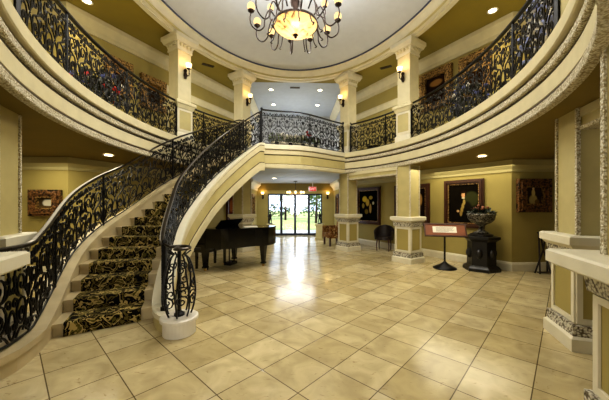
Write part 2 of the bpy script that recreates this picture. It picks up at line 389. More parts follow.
# gallery fascia
def fascia(name, path, bands):
    r = structroot(name, path[0])
    for nm, mt, n0, n1, z0, z1 in bands:
        w = MB().sweep([(x, y, 0) for x, y, z in path], [(n0, z0), (n0, z1), (n1+.012, z1), (n1, z1-.012), (n1, z0+.012), (n1+.012, z0)])
        w.build(nm, mt, r, world=True)
    return r
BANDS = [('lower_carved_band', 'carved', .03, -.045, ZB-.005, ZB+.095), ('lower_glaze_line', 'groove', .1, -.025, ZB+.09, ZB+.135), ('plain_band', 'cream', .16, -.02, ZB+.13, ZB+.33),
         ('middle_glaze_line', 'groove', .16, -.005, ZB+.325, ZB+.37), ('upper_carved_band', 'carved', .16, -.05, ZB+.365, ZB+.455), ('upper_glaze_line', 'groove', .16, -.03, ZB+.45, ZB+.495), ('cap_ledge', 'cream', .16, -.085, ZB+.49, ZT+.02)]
fascia('trim_2', arc(29, 331, 150), BANDS)
LB = [('lower_band', 'cream', .16, -.03, ZB-.01, ZB+.10), ('lower_glaze_line', 'groove', .16, -.005, ZB+.09, ZB+.115), ('plain_band', 'cream_dk', .16, 0, ZB+.11, ZB+.36), ('middle_glaze_line', 'groove', .16, -.005, ZB+.355, ZB+.38),
      ('upper_band', 'cream', .16, -.025, ZB+.375, ZB+.5), ('upper_glaze_line', 'groove', .16, -.015, ZB+.495, ZB+.52), ('cap_ledge', 'cream_lt', .16, -.06, ZB+.515, ZT+.02)]
fascia('trim_3', [(x, y, 0) for x, y in LAND], LB)
# crown mouldings and baseboards
def runs(name, pts, prof, mat, mirror=False):
    s = 1
    P = pts
    pr = prof
    if mirror: P = mir(pts); pr = [(-a, z) for a, z in prof]
    return struct(MB().sweep([(x, y, 0) for x, y in P], pr).build(name, mat))
crown_lo = [(0, 2.3), (.03, 2.3), (.035, 2.36), (.09, 2.44), (.1, ZB), (0, ZB)]
crown_up = [(0, 5.52), (.04, 5.52), (.05, 5.62), (.16, 5.8), (.17, 5.89), (0, 5.89)]
base = [(0, 0), (.035, 0), (.035, .15), (.02, .19), (0, .2)]
M['crown_dim'] = pbr('ochre_crown_paint', (178, 167, 116), .55)
for i, mi in enumerate((False, True)):
    runs('trim_%d' % (4+i*4), WR, crown_lo, 'crown_dim', mi)
    runs('trim_%d' % (5+i*4), WR, crown_up, 'cream', mi)
    runs('trim_%d' % (6+i*4), [(1.9, 11.2), (1.9, 13.75)], [(0, 5.55), (.05, 5.55), (.2, 5.8), (.2, 5.88), (0, 5.88)], 'cream_lt', mi)
    runs('trim_%d' % (7+i*4), [(1.9, 11.15), (1.9, 13.75)], [(0, 2.2), (.04, 2.2), (.05, 2.3), (.2, 2.46), (.2, 2.56), (0, 2.56)], 'cream_lt', mi)
    runs('trim_%d' % (18+i), [(3.9, 8.284), (2.3, 11.2)], [(0, 4.85), (.04, 4.85), (.09, 5.0), (.09, 5.06), (0, 5.06)], 'cream', mi)
    runs('baseboard_%s' % ('left' if mi else 'right'), [(8, 6.28), (5, 6.28), (2.3, 11.2)], base, 'cream_lt', mi)
struct(MB().box(-1.9, 1.9, 13.69, 13.75, 2.22, ZB).build('trim_12', 'olive_dark'))
struct(MB().box(6.03, 6.15, 6.22, 6.28, 0, 2.3).build('trim_13', 'cream_lt'))
struct(MB().box(-6.15, -6.03, 6.22, 6.28, 0, 2.3).build('trim_14', 'cream_lt'))

# ------------------------------------------------------------------ columns
def rot2(x, y, a): return (x*cos(a)-y*sin(a), x*sin(a)+y*cos(a))
def panel_frames(w, z0, z1, fw=.05, th=.02, mx=.06):
    """raised frame on each of four faces of a square pedestal of half width w"""
    fr = MB(); ins = MB()
    for q in range(4):
        a = q*pi/2
        def P(u, v, z): x, y = rot2(u, -(w+v), a); return (x, y, z)
        def bar(u0, u1, za, zb, t): fr.add([P(u0, 0, za), P(u1, 0, za), P(u1, 0, zb), P(u0, 0, zb), P(u0, t, za), P(u1, t, za), P(u1, t, zb), P(u0, t, zb)], [(0, 1, 2, 3), (4, 5, 6, 7), (0, 1, 5, 4), (1, 2, 6, 5), (2, 3, 7, 6), (3, 0, 4, 7)])
        e = w-mx*0
        bar(-e, -e+fw, z0, z1, th); bar(e-fw, e, z0, z1, th); bar(-e+fw, e-fw, z0, z0+fw, th); bar(-e+fw, e-fw, z1-fw, z1, th)
        o = w-fw-.006
        ins.add([P(-o, .004, z0+fw+.006), P(o, .004, z0+fw+.006), P(o, .004, z1-fw-.006), P(-o, .004, z1-fw-.006)], [(0, 1, 2, 3)])
    return fr, ins
def lower_column(loc, rz, label, lw=.66):
    t = thing('lower_column', label, 'column', (loc[0], loc[1], 0), rz, 'square columns on panelled plinths')
    MB().cbox(0, 0, 0, .13, .6, .6).cbox(0, 0, .13, .16, .6, .6, .03).build('base_block', 'cream_lt', t)
    MB().cbox(0, 0, .155, .265, .55, .55).build('carved_base_band', 'carved_dk', t)
    MB().cbox(0, 0, .26, .96, .46, .46).build('plinth', 'cream', t)
    fr, ins = panel_frames(.23, .28, .94)
    fr.build('panel_frame', 'cream_lt', t); ins.build('inset_panel', 'wall', t)
    MB().cbox(0, 0, .955, 1.08, .53, .53, -.015).build('carved_frieze', 'carved_dk', t)
    MB().cbox(0, 0, 1.075, 1.12, .57, .57, -.03).cbox(0, 0, 1.1, 1.125, lw-.06, lw-.06, -.02).cbox(0, 0, 1.12, 1.2, lw, lw).cbox(0, 0, 1.2, 1.215, lw, lw, .02).build('ledge', 'cream_lt', t)
    MB().cbox(0, 0, 1.215, ZB+.01, .40, .40).build('shaft', 'cream_dk', t)
    bd = MB()
    for sx in (-1, 1):
        for sy in (-1, 1): bd.cbox(sx*.2, sy*.2, 1.215, ZB+.005, .035, .035)
    bd.build('edge_bead', 'carved', t)
    return t
def upper_column(loc, rz, label):
    t = thing('upper_column', label, 'column', (loc[0], loc[1], ZT), rz, 'square gallery columns')
    MB().cbox(0, 0, 0, .14, .48, .48).cbox(0, 0, .14, .19, .48, .48, .03).build('base_block', 'cream_lt', t)
    MB().cbox(0, 0, .185, .8, .42, .42).build('pedestal', 'cream_lt', t)
    fr, ins = panel_frames(.21, .22, .78, .04, .012)
    fr.build('panel_frame', 'cream_lt', t); ins.build('inset_panel', 'cream_dk', t)
    MB().cbox(0, 0, .795, .9, .46, .46, -.04).cbox(0, 0, .9, .97, .58, .58).cbox(0, 0, .97, 1.0, .58, .58, .04).build('pedestal_cap', 'cream', t)
    MB().cbox(0, 0, 1.0, 2.3, .38, .38).build('shaft', 'cream', t)
    MB().cbox(0, 0, 2.28, 2.33, .43, .43).cbox(0, 0, 2.33, 2.47, .4, .4, -.045).build('capital', 'cream_lt', t)
    c = MB()
    for q in range(4):
        for u in (-.15, -.05, .05, .15):
            x, y = rot2(u, -.24, q*pi/2); c.ball((x, y, 2.41), .035, 6, 4, 1.4)
    c.build('acanthus_carving', 'cream', t)
    MB().cbox(0, 0, 2.465, 2.55, .56, .56, -.04).cbox(0, 0, 2.55, 2.645, .66, .66).build('abacus', 'cream_lt', t)
    return t
AF = atan2(C1[1]-C2[1], C1[0]-C2[0])       # chord directions
AN = atan2(-.94, -.35)
lower_column(C2, AF, 'right lower column with tall panelled plinth beside the reading stand')
lower_column(C1, AF, 'right lower column with panelled plinth at corner of entrance hall')
lower_column((-C1[0], C1[1]), -AF, 'left lower column seen behind the piano under the stair')
lower_column(N2, AN, 'foreground right column whose panelled plinth stands fully on the floor')
lower_column(N1, AN, 'nearest white-ledged column cut off by right edge of photo', .86)
lower_column((-N2[0]-.03, N2[1]+.06), -AN, 'left foreground column behind the nearest one by the stair foot')
lower_column((-N1[0], N1[1]), -AN, 'nearest left column with white ledge cut off by photo edge', .86)
upper_column(C2, AF, 'gallery column on the right nearer the viewer, with sconce')
upper_column(C1, AF, 'gallery column on the right of the landing, with sconce')
upper_column((-C2[0], C2[1]), -AF, 'gallery column on the left nearer the viewer, with sconce')
upper_column((-C1[0], C1[1]), -AF, 'gallery column on the left of the landing, with sconce')
upper_column(N2U, AN, 'gallery column at end of the right-hand railing')
upper_column((-N2U[0], N2U[1]), -AN, 'gallery column at end of the left-hand railing')
# header beams between the column pairs
def header(name, A, B, z0=2.36):
    d = Vector((B[0]-A[0], B[1]-A[1])); L = d.length; d.normalize(); n = Vector((-d.y, d.x))
    t = structroot(name, (A[0], A[1], 0)); t.rotation_euler = (0, 0, atan2(d.y, d.x))
    MB().box(.2, L-.2, -.17, .17, z0, ZB+.01).build('beam', 'cream_dk', t)
    MB().box(.21, L-.21, -.19, .19, z0-.02, z0+.02).build('edge_bead', 'carved', t)
    MB().box(.2, L-.2, -.19, .19, ZB-.09, ZB).build('top_moulding', 'cream', t)
header('trim_15', C2, C1); NH = (N2[0]-.35*2.3, N2[1]-.94*2.3)
header('trim_16', N2, NH); header('trim_17', (-NH[0], NH[1]), (-N2[0], N2[1]))

# ------------------------------------------------------------------ staircase
st = thing('staircase', 'sweeping curved limestone staircase with cream moulded stringer rising to the landing', 'staircase', (-2.3, 4, 0))
def SO(t): return crom(S_OUT, t)
def SI(t): return crom(S_IN, t)
def inset(t, f, adv=0):
    a = SI(t+adv); b = SO(t+adv); return (a[0]+(b[0]-a[0])*f, a[1]+(b[1]-a[1])*f)
for k in range(1, 20):
    a0, b0, b1, a1 = inset(k, .04), inset(k, .96), inset(k+1, .96), inset(k+1, .04)
    MB().prism([a0, b0, b1, a1], max(0, H*(k-1)-.12), H*k-.03).build('riser', 'stone', st, world=True)
    c0, d0 = inset(k, .04, -.1), inset(k, .96, -.1)
    MB().prism([c0, d0, b1, a1], H*k-.035, H*k).build('tread', 'stone', st, world=True)
def taus(t0, t1, n): return [t0+(t1-t0)*i/n for i in range(n+1)]
def ribbon(fn, ts, n0, n1, f0, f1, zmin=0):
    """box section following a stair edge: offsets n0..n1 to the left of travel, heights ztop-f0 .. ztop-f1"""
    P = [fn(t) for t in ts]; vs = []; fs = []
    for i, t in enumerate(ts):
        a = P[max(i-1, 0)]; b = P[min(i+1, len(P)-1)]; d = Vector((b[0]-a[0], b[1]-a[1])).normalized(); nn = Vector((-d.y, d.x)); z = ztop(t)
        za, zb = max(zmin, z-f0), max(zmin, z-f1)
        if za-zb < .002: za = zb+.002
        for q, zz in ((n0, zb), (n1, zb), (n1, za), (n0, za)): vs.append((P[i][0]+nn.x*q, P[i][1]+nn.y*q, zz))
    for i in range(len(ts)-1):
        for q in range(4): fs.append((i*4+q, i*4+(q+1) % 4, i*4+4+(q+1) % 4, i*4+4+q))
    fs += [(3, 2, 1, 0), tuple(len(vs)-4+q for q in range(4))]
    return MB().add(vs, fs)
ti = taus(-.75, 20, 90); to = taus(-1.2, 20, 90)
ribbon(SI, ti, -.10, .10, .04, .74).build('inner_stringer', 'cream_dk', st, world=True)
ribbon(SI, ti, -.135, .12, -.005, .055).build('inner_cap', 'cream_lt', st, world=True)
ribbon(SI, ti, -.112, 0, .055, .08).build('upper_glaze_line', 'groove', st, world=True)
ribbon(SI, ti, -.125, 0, .075, .22).build('upper_moulding', 'cream', st, world=True)
ribbon(SI, ti, -.108, 0, .22, .245).build('middle_glaze_line', 'groove', st, world=True)
ribbon(SI, ti, -.108, 0, .52, .545).build('lower_glaze_line', 'groove', st, world=True)
ribbon(SI, ti, -.13, 0, .545, .75).build('lower_moulding', 'cream', st, world=True)
ribbon(SO, to, -.10, .10, .04, .6).build('outer_stringer', 'stone', st, world=True)
ribbon(SO, to, -.125, .125, -.005, .06).build('outer_cap', 'stone', st, world=True)
sf = MB(); vs = []
for t in taus(4, 20, 40):
    z = max(.02, H*t-.52); vs += [SI(t)+(z,), SO(t)+(z,)]
sf.add(vs, [(2*i, 2*i+1, 2*i+3, 2*i+2) for i in range(40)]).build('soffit', 'cream_dk', st, world=True)
NWL = (-1.40, 3.40)
MB().lathe([(.185, 0), (.185, .15), (.215, .165), (.215, .2), (.2, .21)], 28, NWL).build('newel_base', 'stone_wh', st, world=True)
MB().lathe([(.2, 0), (.2, .15), (.23, .165), (.23, .2), (.215, .21)], 28, (-2.95, 2.34)).build('newel_base', 'stone', st, world=True)
# carpet runner
m = MB(); vs = []; fs = []
def cp(t, f): return inset(t, f)
F0, F1 = .2, .83
def row(t, z, lift=.0):
    return [cp(t, F0+(F1-F0)*i/6)+(z,) for i in range(7)]
rows = []
for k in range(1, 20):
    rows.append(row(k-.14, H*(k-1)+.008)); rows.append(row(k-.14, H*k-.012)); rows.append(row(k-.11, H*k+.008))
rows.append(row(19.9, H*19+.008))
for r in rows: vs += r
for i in range(len(rows)-1):
    for j in range(6): fs.append((i*7+j, i*7+j+1, i*7+8+j, i*7+7+j))
tag(m.add(vs, fs).build('stair_carpet', 'carpet'), 'black stair carpet runner with a tan and olive leaf pattern', 'carpet')

# ------------------------------------------------------------------ wrought iron railings
def spiral(cx, cy, r, a0, turns, d=1, n=15, end=.16):
    return [(cx+r*(1-(1-end)*i/n)*cos(a0+d*2*pi*turns*i/n), cy+r*(1-(1-end)*i/n)*sin(a0+d*2*pi*turns*i/n)) for i in range(n+1)]
def bez(p, q, r, s, n=9):
    return [((1-t)**3*p[0]+3*(1-t)**2*t*q[0]+3*(1-t)*t*t*r[0]+t**3*s[0], (1-t)**3*p[1]+3*(1-t)**2*t*q[1]+3*(1-t)*t*t*r[1]+t**3*s[1]) for t in [i/n for i in range(n+1)]]
def motif(kind):
    """curves and leaves in a unit panel u 0..1, v 0..1 (u scaled by length, v by height); left half mirrored"""
    L = []; F = []
    # big C scroll pair
    L.append(spiral(.27, .27, .17, pi/2, 1.35, 1)); L.append(spiral(.27, .60, .15, -pi/2, 1.35, -1))
    L.append(bez((.27, .44), (.44, .46), (.44, .2), (.30, .06))); L.append(bez((.27, .45), (.05, .47), (.03, .64), (.10, .78)))
    L.append(spiral(.08, .40, .07, 0, 1.2, 1, 10)); L.append(spiral(.42, .52, .065, pi, 1.2, -1, 10))
    L.append(bez((.5, .02), (.36, .10), (.36, .28), (.5, .38))); L.append(bez((.5, .42), (.40, .5), (.40, .66), (.5, .76)))
    L.append(spiral(.44, .70, .055, -pi/2, 1.1, 1, 9)); L.append(spiral(.07, .16, .075, pi/2, 1.2, -1, 10)); L.append(spiral(.08, .68, .06, 0, 1.1, -1, 9))
    L.append(bez((0, .02), (.14, .08), (.10, .30), (.0, .34)))
    # frieze of small scrolls under the handrail
    L.append(spiral(.14, .885, .055, pi, 1.1, 1, 9)); L.append(spiral(.36, .885, .055, 0, 1.1, -1, 9)); L.append(bez((.0, .83), (.08, .97), (.18, .97), (.25, .83), 6)); L.append(bez((.25, .94), (.33, .82), (.42, .82), (.5, .94), 6))
    L.append(spiral(.27, .27, .085, -pi/2, 1.0, -1, 9)); L.append(spiral(.46, .13, .06, pi, 1.2, 1, 9)); L.append(spiral(.20, .77, .05, 0, 1.2, 1, 9)); L.append(spiral(.34, .78, .045, pi, 1.2, -1, 9)); L.append(spiral(.05, .54, .05, 0, 1.2, 1, 9))
    L.append(bez((.10, .02), (.2, .14), (.34, .14), (.44, .04)))
    for (u, v, s) in ((.27, .44, .06), (.12, .52, .05), (.40, .33, .05), (.19, .09, .05), (.36, .72, .045), (.03, .25, .04), (.5, .40, .05), (.18, .74, .04)): F.append((u, v, s))
    L2 = L+[[(1-u, v) for u, v in c] for c in L]; F = F[::2]; F2 = F+[(1-u, v, s) for u, v, s in F if u != .5]
    return L2, F2
MOT = motif(0)
def railing(name, label, path, height=.95, plen=.52, r=.0095, posts='ends', handmat='iron', group=None, zslack=.05, skip=None):
    P = [Vector(p) for p in path]; S = [0]
    for i in range(1, len(P)): S.append(S[-1]+hypot(P[i].x-P[i-1].x, P[i].y-P[i-1].y))
    T = S[-1]
    def at(s):
        s = max(0, min(T, s)); i = 0
        lo, hi = 0, len(S)-2
        while lo < hi:
            mid = (lo+hi+1)//2
            if S[mid] <= s: lo = mid
            else: hi = mid-1
        i = lo; f = (s-S[i])/max(1e-9, S[i+1]-S[i]); return P[i].lerp(P[i+1], f)
    t = thing(name, label, 'railing', tuple(P[0]), 0, group)
    def rail(z, w, h, nm, mt):
        MB().sweep([(p.x, p.y, p.z+z) for p in P], [(-w, -h), (w, -h), (w, h*.4), (w*.6, h), (-w*.6, h), (-w, h*.4)]).build(nm, mt, t, world=True)
    rail(height, .028, .018, 'handrail', handmat); rail(zslack, .012, .01, 'bottom_rail', 'iron'); rail(height*.84, .008, .008, 'frieze_rail', 'iron')
    n = max(1, round(T/plen)); L = T/n
    for k in range(n):
        b = MB(); s0 = k*L
        def W(u, v): q = at(s0+u*L); return (q.x, q.y, q.z+zslack+v*(height-zslack-.015))
        for c in MOT[0]: b.tube([W(u, v) for u, v in c], r, 4)
        for u, v, s in MOT[1]:
            q = at(s0+u*L); q2 = at(s0+u*L+.02); d = Vector((q2.x-q.x, q2.y-q.y, q2.z-q.z)); d = d.normalized() if d.length > 1e-6 else Vector((1, 0, 0)); nn = Vector((-d.y, d.x, 0)); c = Vector(W(u, v)); sv = s*height*.42
            b.add([c-d*sv*.6, c+Vector((0, 0, sv)), c+d*sv*.6, c-Vector((0, 0, sv)), c+nn*.014, c-nn*.014], [(0, 1, 4), (1, 2, 4), (2, 3, 4), (3, 0, 4), (1, 0, 5), (2, 1, 5), (3, 2, 5), (0, 3, 5)])
        b.build('scroll_panel', 'iron', t, world=True)
    for k in range(n+1):
        if k % 3 and k != n: continue
        q = at(k*L); big = .022 if (k in (0, n)) else .013
        pm = MB().cbox(q.x, q.y, q.z, q.z+height, big*2, big*2)
        if k in (0, n): pm.ball((q.x, q.y, q.z+height+.03), .035, 8, 5).cbox(q.x, q.y, q.z, q.z+.05, .07, .07)
        pm.build('post', 'iron', t, world=True)
    return t
G = 'wrought iron scroll railings'
def trim_ends(path, a, b, d):
    return [p for p in path if hypot(p[0]-a[0], p[1]-a[1]) > d and hypot(p[0]-b[0], p[1]-b[1]) > d]
def gpath(A, B, sgn):
    t0 = math.degrees(atan2(A[0]/GA, (A[1]-CY)/GB)); t1 = math.degrees(atan2(B[0]/GA, (B[1]-CY)/(GBN if B[1] < CY else GB)))
    p = arc(t0, t1, 60, .07, ZT+.02); return p
def clip(path, A, B, d=.29):
    return [p for p in path if hypot(p[0]-A[0], p[1]-A[1]) > d and hypot(p[0]-B[0], p[1]-B[1]) > d]
pr = clip(gpath(C2, N2U, 1), C2, N2U); railing('gallery_railing', 'long black scrollwork gallery railing curving along the right side', pr, .93, group=G)
ml = [(-x, y, z) for x, y, z in pr]; railing('gallery_railing', 'long black scrollwork gallery railing curving along the left side', ml, .93, group=G)
ps = clip(gpath(C1, C2, 1), C1, C2); railing('gallery_railing', 'short scrollwork railing between the two right gallery columns', ps, .93, .5, group=G)
ml = [(-x, y, z) for x, y, z in ps]; railing('gallery_railing', 'short scrollwork railing between the two left gallery columns', ml, .93, .5, group=G)
def off(P, d):
    out = []
    for i, p in enumerate(P):
        a = P[max(i-1, 0)]; b = P[min(i+1, len(P)-1)]; v = Vector((b[0]-a[0], b[1]-a[1])).normalized(); out.append((p[0]-v.y*d, p[1]+v.x*d))
    return out
railing('landing_railing', 'scrollwork railing across the front of the stair landing', [(x, y, ZT+.02) for x, y in off(LAND, .08)], .98, .5, group=G)
def spath(fn, ts): return [fn(t)+(ztop(t)+.004,) for t in ts]
inn = spath(SI, taus(-.75, 19.75, 110))
rl = railing('stair_railing', 'scrollwork railing on the inner side of the stair ending in a curled newel', inn[4:], .84, .46, r=.010, handmat='railtop', group=G, zslack=.03)
def cage(z):
    f = (z-.21)/.78; return .06+.135*sin(pi*min(1, f*1.0+.06))**.45*(1-.25*f) if f < .94 else .13
nc = MB()
for k in range(7):
    a = 2*pi*k/7+.3; zs = [.22+.77*i/16 for i in range(17)]
    nc.tube([(NWL[0]+cage(z)*cos(a+.12*sin(6*z)), NWL[1]+cage(z)*sin(a+.12*sin(6*z)), z) for z in zs], .011, 5)
    for zc, rr, d in ((.42, .075, 1), (.60, .06, -1), (.78, .065, 1)):
        nc.tube([(NWL[0]+cage(zc+v)*cos(a+.45+u/.17), NWL[1]+cage(zc+v)*sin(a+.45+u/.17), zc+v) for u, v in spiral(0, 0, rr, 1.2*k, 1.4, d, 14)], .009, 4)
nc.build('newel_cage', 'iron', rl, world=True)
MB().cbox(NWL[0], NWL[1], .21, 1.0, .035, .035).lathe([(.06, .21), (.06, .235), (.03, .26)], 12, NWL).build('newel_post', 'iron', rl, world=True)
e0 = inn[4]
MB().tube([(e0[0], e0[1], e0[2]+.84)]+[(NWL[0]+(.17-.0004*q)*cos(radians(150-q)), NWL[1]+(.17-.0004*q)*sin(radians(150-q)), 1.02-.00003*q) for q in range(0, 420, 20)], .02, 6).build('volute', 'railtop', rl, world=True)
railing('stair_railing', 'scrollwork railing on the outer left side of the stair', spath(SO, taus(-1.15, 19.9, 110)), .93, .52, r=.0105, handmat='railtop', group=G, zslack=.03)
MB_ = MB().cbox(0, 0, 0, .9, .05, .05).ball((0, 0, .93), .045, 8, 6).cbox(0, 0, 0, .05, .12, .12)
# ------------------------------------------------------------------ chandelier
ch = thing('chandelier', 'large bronze chandelier with glowing alabaster bowl under the oval dome', 'chandelier', (0, CY, 4.8))
MB().lathe([(.02, 0), (.12, .015), (.24, .05), (.34, .1), (.41, .165), (.425, .19)], 32, caps=False).build('bowl', 'alabaster', ch, smooth=True)
MB().lathe([(.42, .175), (.44, .18), (.44, .205), (.42, .21)], 32).build('bowl_rim', 'bronze', ch)
MB().lathe([(.005, -.07), (.03, -.05), (.015, -.03), (.05, -.01), (.05, .02)], 12).build('finial', 'bronze', ch, smooth=True)
MB().lathe([(.03, .2), (.03, .5), (.09, .56), (.12, .7), (.06, .8), (.03, .9), (.025, 1.5), (.14, 1.54), (.16, 1.6)], 14).build('stem', 'bronze', ch, smooth=True)
def hermite(pts, n=8):
    T = [(i, p[0], p[1]) for i, p in enumerate(pts)]
    return [crom(T, (len(pts)-1)*j/(n*(len(pts)-1))) for j in range(n*(len(pts)-1)+1)]
prof = hermite([(.38, .3), (.5, .42), (.58, .25), (.60, .10), (.70, .02), (.82, .09), (.86, .22), (.84, .36)], 5)
prof2 = hermite([(.10, .72), (.3, .86), (.45, .72), (.5, .55), (.6, .5), (.66, .6), (.64, .72)], 5)
for k in range(12):
    a = 2*pi*k/12+.13
    o = MB().tube([(r*cos(a), r*sin(a), z) for r, z in prof], .014, 6).tube([(r*cos(a), r*sin(a), z) for r, z in hermite([(.42, .2), (.48, .02), (.54, -.03), (.5, -.06)], 5)], .011, 5).lathe([(.02, .33), (.06, .36), (.065, .38)], 8, (.84*cos(a), .84*sin(a))).build('arm', 'bronze', ch)
    g = MB().ball((.84*cos(a), (.84)*sin(a), .45), .075, 12, 8, 1.05).build('lamp_globe', 'bulb', o, smooth=True)
for k in range(6):
    a = 2*pi*k/6+.4
    o = MB().tube([(r*cos(a), r*sin(a), z) for r, z in prof2], .013, 6).lathe([(.02, .7), (.05, .73)], 8, (.64*cos(a), .64*sin(a))).build('arm', 'bronze', ch)
    MB().ball((.64*cos(a), .64*sin(a), .79), .07, 10, 7).build('lamp_globe', 'bulb', o, smooth=True)

# ------------------------------------------------------------------ sconces on the gallery columns
def sconce(loc, rz, label, name='wall_sconce', group='candle sconces on the gallery columns'):
    t = thing(name, label, 'sconce', loc, rz, group)   # wall behind at +y, arm comes out to -y
    MB().lathe([(.03, -.16), (.045, -.08), (.03, 0), (.045, .06), (.01, .1)], 8).build('backplate', 'bronze', t)
    MB().tube([(0, -.03, -.02), (0, -.08, -.12), (0, -.14, -.1), (0, -.15, 0), (0, -.13, .04)], .012, 6).tube([(0, -.03, -.05), (.05, -.07, -.1), (.06, -.09, -.02)], .009, 5).lathe([(.015, .03), (.05, .06), (.055, .07)], 10, (0, -.13)).build('arm', 'bronze', t)
    MB().lathe([(.05, .07), (.065, .12), (.075, .19)], 12, (0, -.13), caps=False).build('lamp_shade', 'bulb_bright', t, smooth=True)
    lp = lamp('sconce_lamp', 'POINT', (0, -.13, .2), 4, (255, 206, 130), .05); lp.parent = t
    return t
def faces(C, A, sgn):
    # the face of a column that looks toward the rotunda centre
    best = None
    for q in range(4):
        a = A+q*pi/2; n = rot2(0, -1, a); dd = n[0]*(0-C[0])+n[1]*(4.0-C[1])
        if best is None or dd > best[0]: best = (dd, a, n)
    return best[1], best[2]
for C, A, lab in ((C2, AF, 'lit candle sconce on the nearer right gallery column'), (C1, AF, 'lit candle sconce on the gallery column right of the landing'),
                  ((-C2[0], C2[1]), -AF, 'lit candle sconce on the nearer left gallery column'), ((-C1[0], C1[1]), -AF, 'lit candle sconce on the gallery column left of the landing')):
    a, nn = faces(C, A, 1)
    sconce((C[0]+nn[0]*.225, C[1]+nn[1]*.225, ZT+1.75), a, lab)
for sx, lab in ((-1.6, 'glowing sconce on the far hall wall left of the glass doors'), (1.58, 'glowing sconce on the far hall wall right of the glass doors')):
    sconce((sx, 13.70, 1.95), 0, lab, group='sconces beside the glass doors')

# ------------------------------------------------------------------ recessed lights and vents
DL = [((-4.46, 6.1, ZC), 'recessed spotlight in the gallery ceiling at upper left', 60), ((4.42, 6.1, ZC), 'recessed spotlight in the gallery ceiling at upper right', 60),
      ((-3.88, 5.9, ZB), 'recessed spotlight in the low ceiling left of the stair', 30), ((3.94, 5.75, ZB), 'recessed spotlight in the low ceiling above the black pedestal', 30), ((-.83, 10.9, ZB-.006), 'recessed spotlight in the entrance hall ceiling', 14),
      ((-.93, 10.57, ZC-.012), 'nearer left spotlight in the grey upper hall ceiling', 30), ((.93, 10.55, ZC-.012), 'nearer right spotlight in the grey upper hall ceiling', 30), ((-.96, 12.15, ZC-.012), 'farther left spotlight in the grey upper hall ceiling', 30), ((.96, 12.15, ZC-.012), 'farther right spotlight in the grey upper hall ceiling', 30)]
d0 = None
for loc, lab, en in DL:
    if d0 is None:
        d0 = thing('ceiling_light', lab, 'light', loc, 0, 'recessed ceiling spotlights')
        MB().lathe([(.075, -.002), (.105, -.004), (.11, -.016), (.075, -.012)], 20, caps=False).build('trim_ring', 'white', d0)
        MB().lathe([(.078, -.006), (.078, -.009)], 20).build('lamp_disc', 'spot', d0)
    else: dup(d0, loc, None, lab)
    lamp('downlight_lamp', 'SPOT', (loc[0], loc[1], loc[2]-.03), en, (255, 238, 205), .06, (0, 0, 0), radians(125))
v0 = None
for loc, rz, lab in (((-2.74, 8.8, ZC), .6, 'dark air vent in the olive gallery ceiling on the left'), ((2.87, 8.75, ZC), -.6, 'dark air vent in the olive gallery ceiling on the right'), ((-.02, 10.36, ZC-.012), 0, 'dark air vent in the grey upper hall ceiling')):
    if v0 is None:
        v0 = thing('air_vent', lab, 'vent', loc, rz, 'ceiling air vents')
        MB().cbox(0, 0, -.012, -.001, .36, .14).build('frame', 'groove', v0)
        s_ = MB()
        for i in range(7): s_.cbox(-.135+.045*i, 0, -.02, -.012, .012, .1)
        s_.build('slats', 'iron', v0)
    else: dup(v0, loc, rz, lab)

# ------------------------------------------------------------------ pictures
def framed(name, label, c, z0, z1, w, nrm, fmat, cmat, fw=.1, th=.06, group=None, cat='painting', mat=None, lampbar=False, blobs=None, bg=(20, 18, 14)):
    """nrm = outward wall normal (x,y)"""
    rz = atan2(nrm[1], nrm[0])+pi/2
    t = thing(name, label, cat, (c[0]+nrm[0]*.012, c[1]+nrm[1]*.012, z0), rz, group); h = z1-z0
    f = MB()
    for (u0, u1, a, b_) in ((-w/2, w/2, 0, fw), (-w/2, w/2, h-fw, h), (-w/2, -w/2+fw, fw, h-fw), (w/2-fw, w/2, fw, h-fw)): f.box(u0, u1, -th, 0, a, b_)
    e = fw*.3
    for (u0, u1, a, b_) in ((-w/2+e, w/2-e, e, fw*.7), (-w/2+e, w/2-e, h-fw*.7, h-e), (-w/2+e, -w/2+fw*.7, fw*.7, h-fw*.7), (w/2-fw*.7, w/2-e, fw*.7, h-fw*.7)): f.box(u0, u1, -th-.03, -th+.005, a, b_)
    f.build('frame', fmat, t)
    g = fw*.18; s_ = MB()
    for (u0, u1, a, b_) in ((-w/2+fw, w/2-fw, fw, fw+g), (-w/2+fw, w/2-fw, h-fw-g, h-fw), (-w/2+fw, -w/2+fw+g, fw+g, h-fw-g), (w/2-fw-g, w/2-fw, fw+g, h-fw-g)): s_.box(u0, u1, -th+.01, 0, a, b_)
    s_.build('slip', 'gilt', t)
    cm = picture(name+'_canvas', bg, blobs or [])
    o = MB().add([(-w/2+fw, 0, -h/2+fw), (w/2-fw, 0, -h/2+fw), (w/2-fw, 0, h/2-fw), (-w/2+fw, 0, h/2-fw)], [(0, 1, 2, 3)]).build('canvas' if cat == 'painting' else 'mirror_glass', cm, t)
    o.location = (0, -.02, h/2)
    return t, rz
n1 = Vector((5-2.3, 6.28-11.2)); n1 = Vector((n1.y, -n1.x)).normalized()      # W1 right normal (into the room)
if n1.x > 0: n1 = -n1
NR = (n1.x, n1.y); NL = (-n1.x, n1.y)
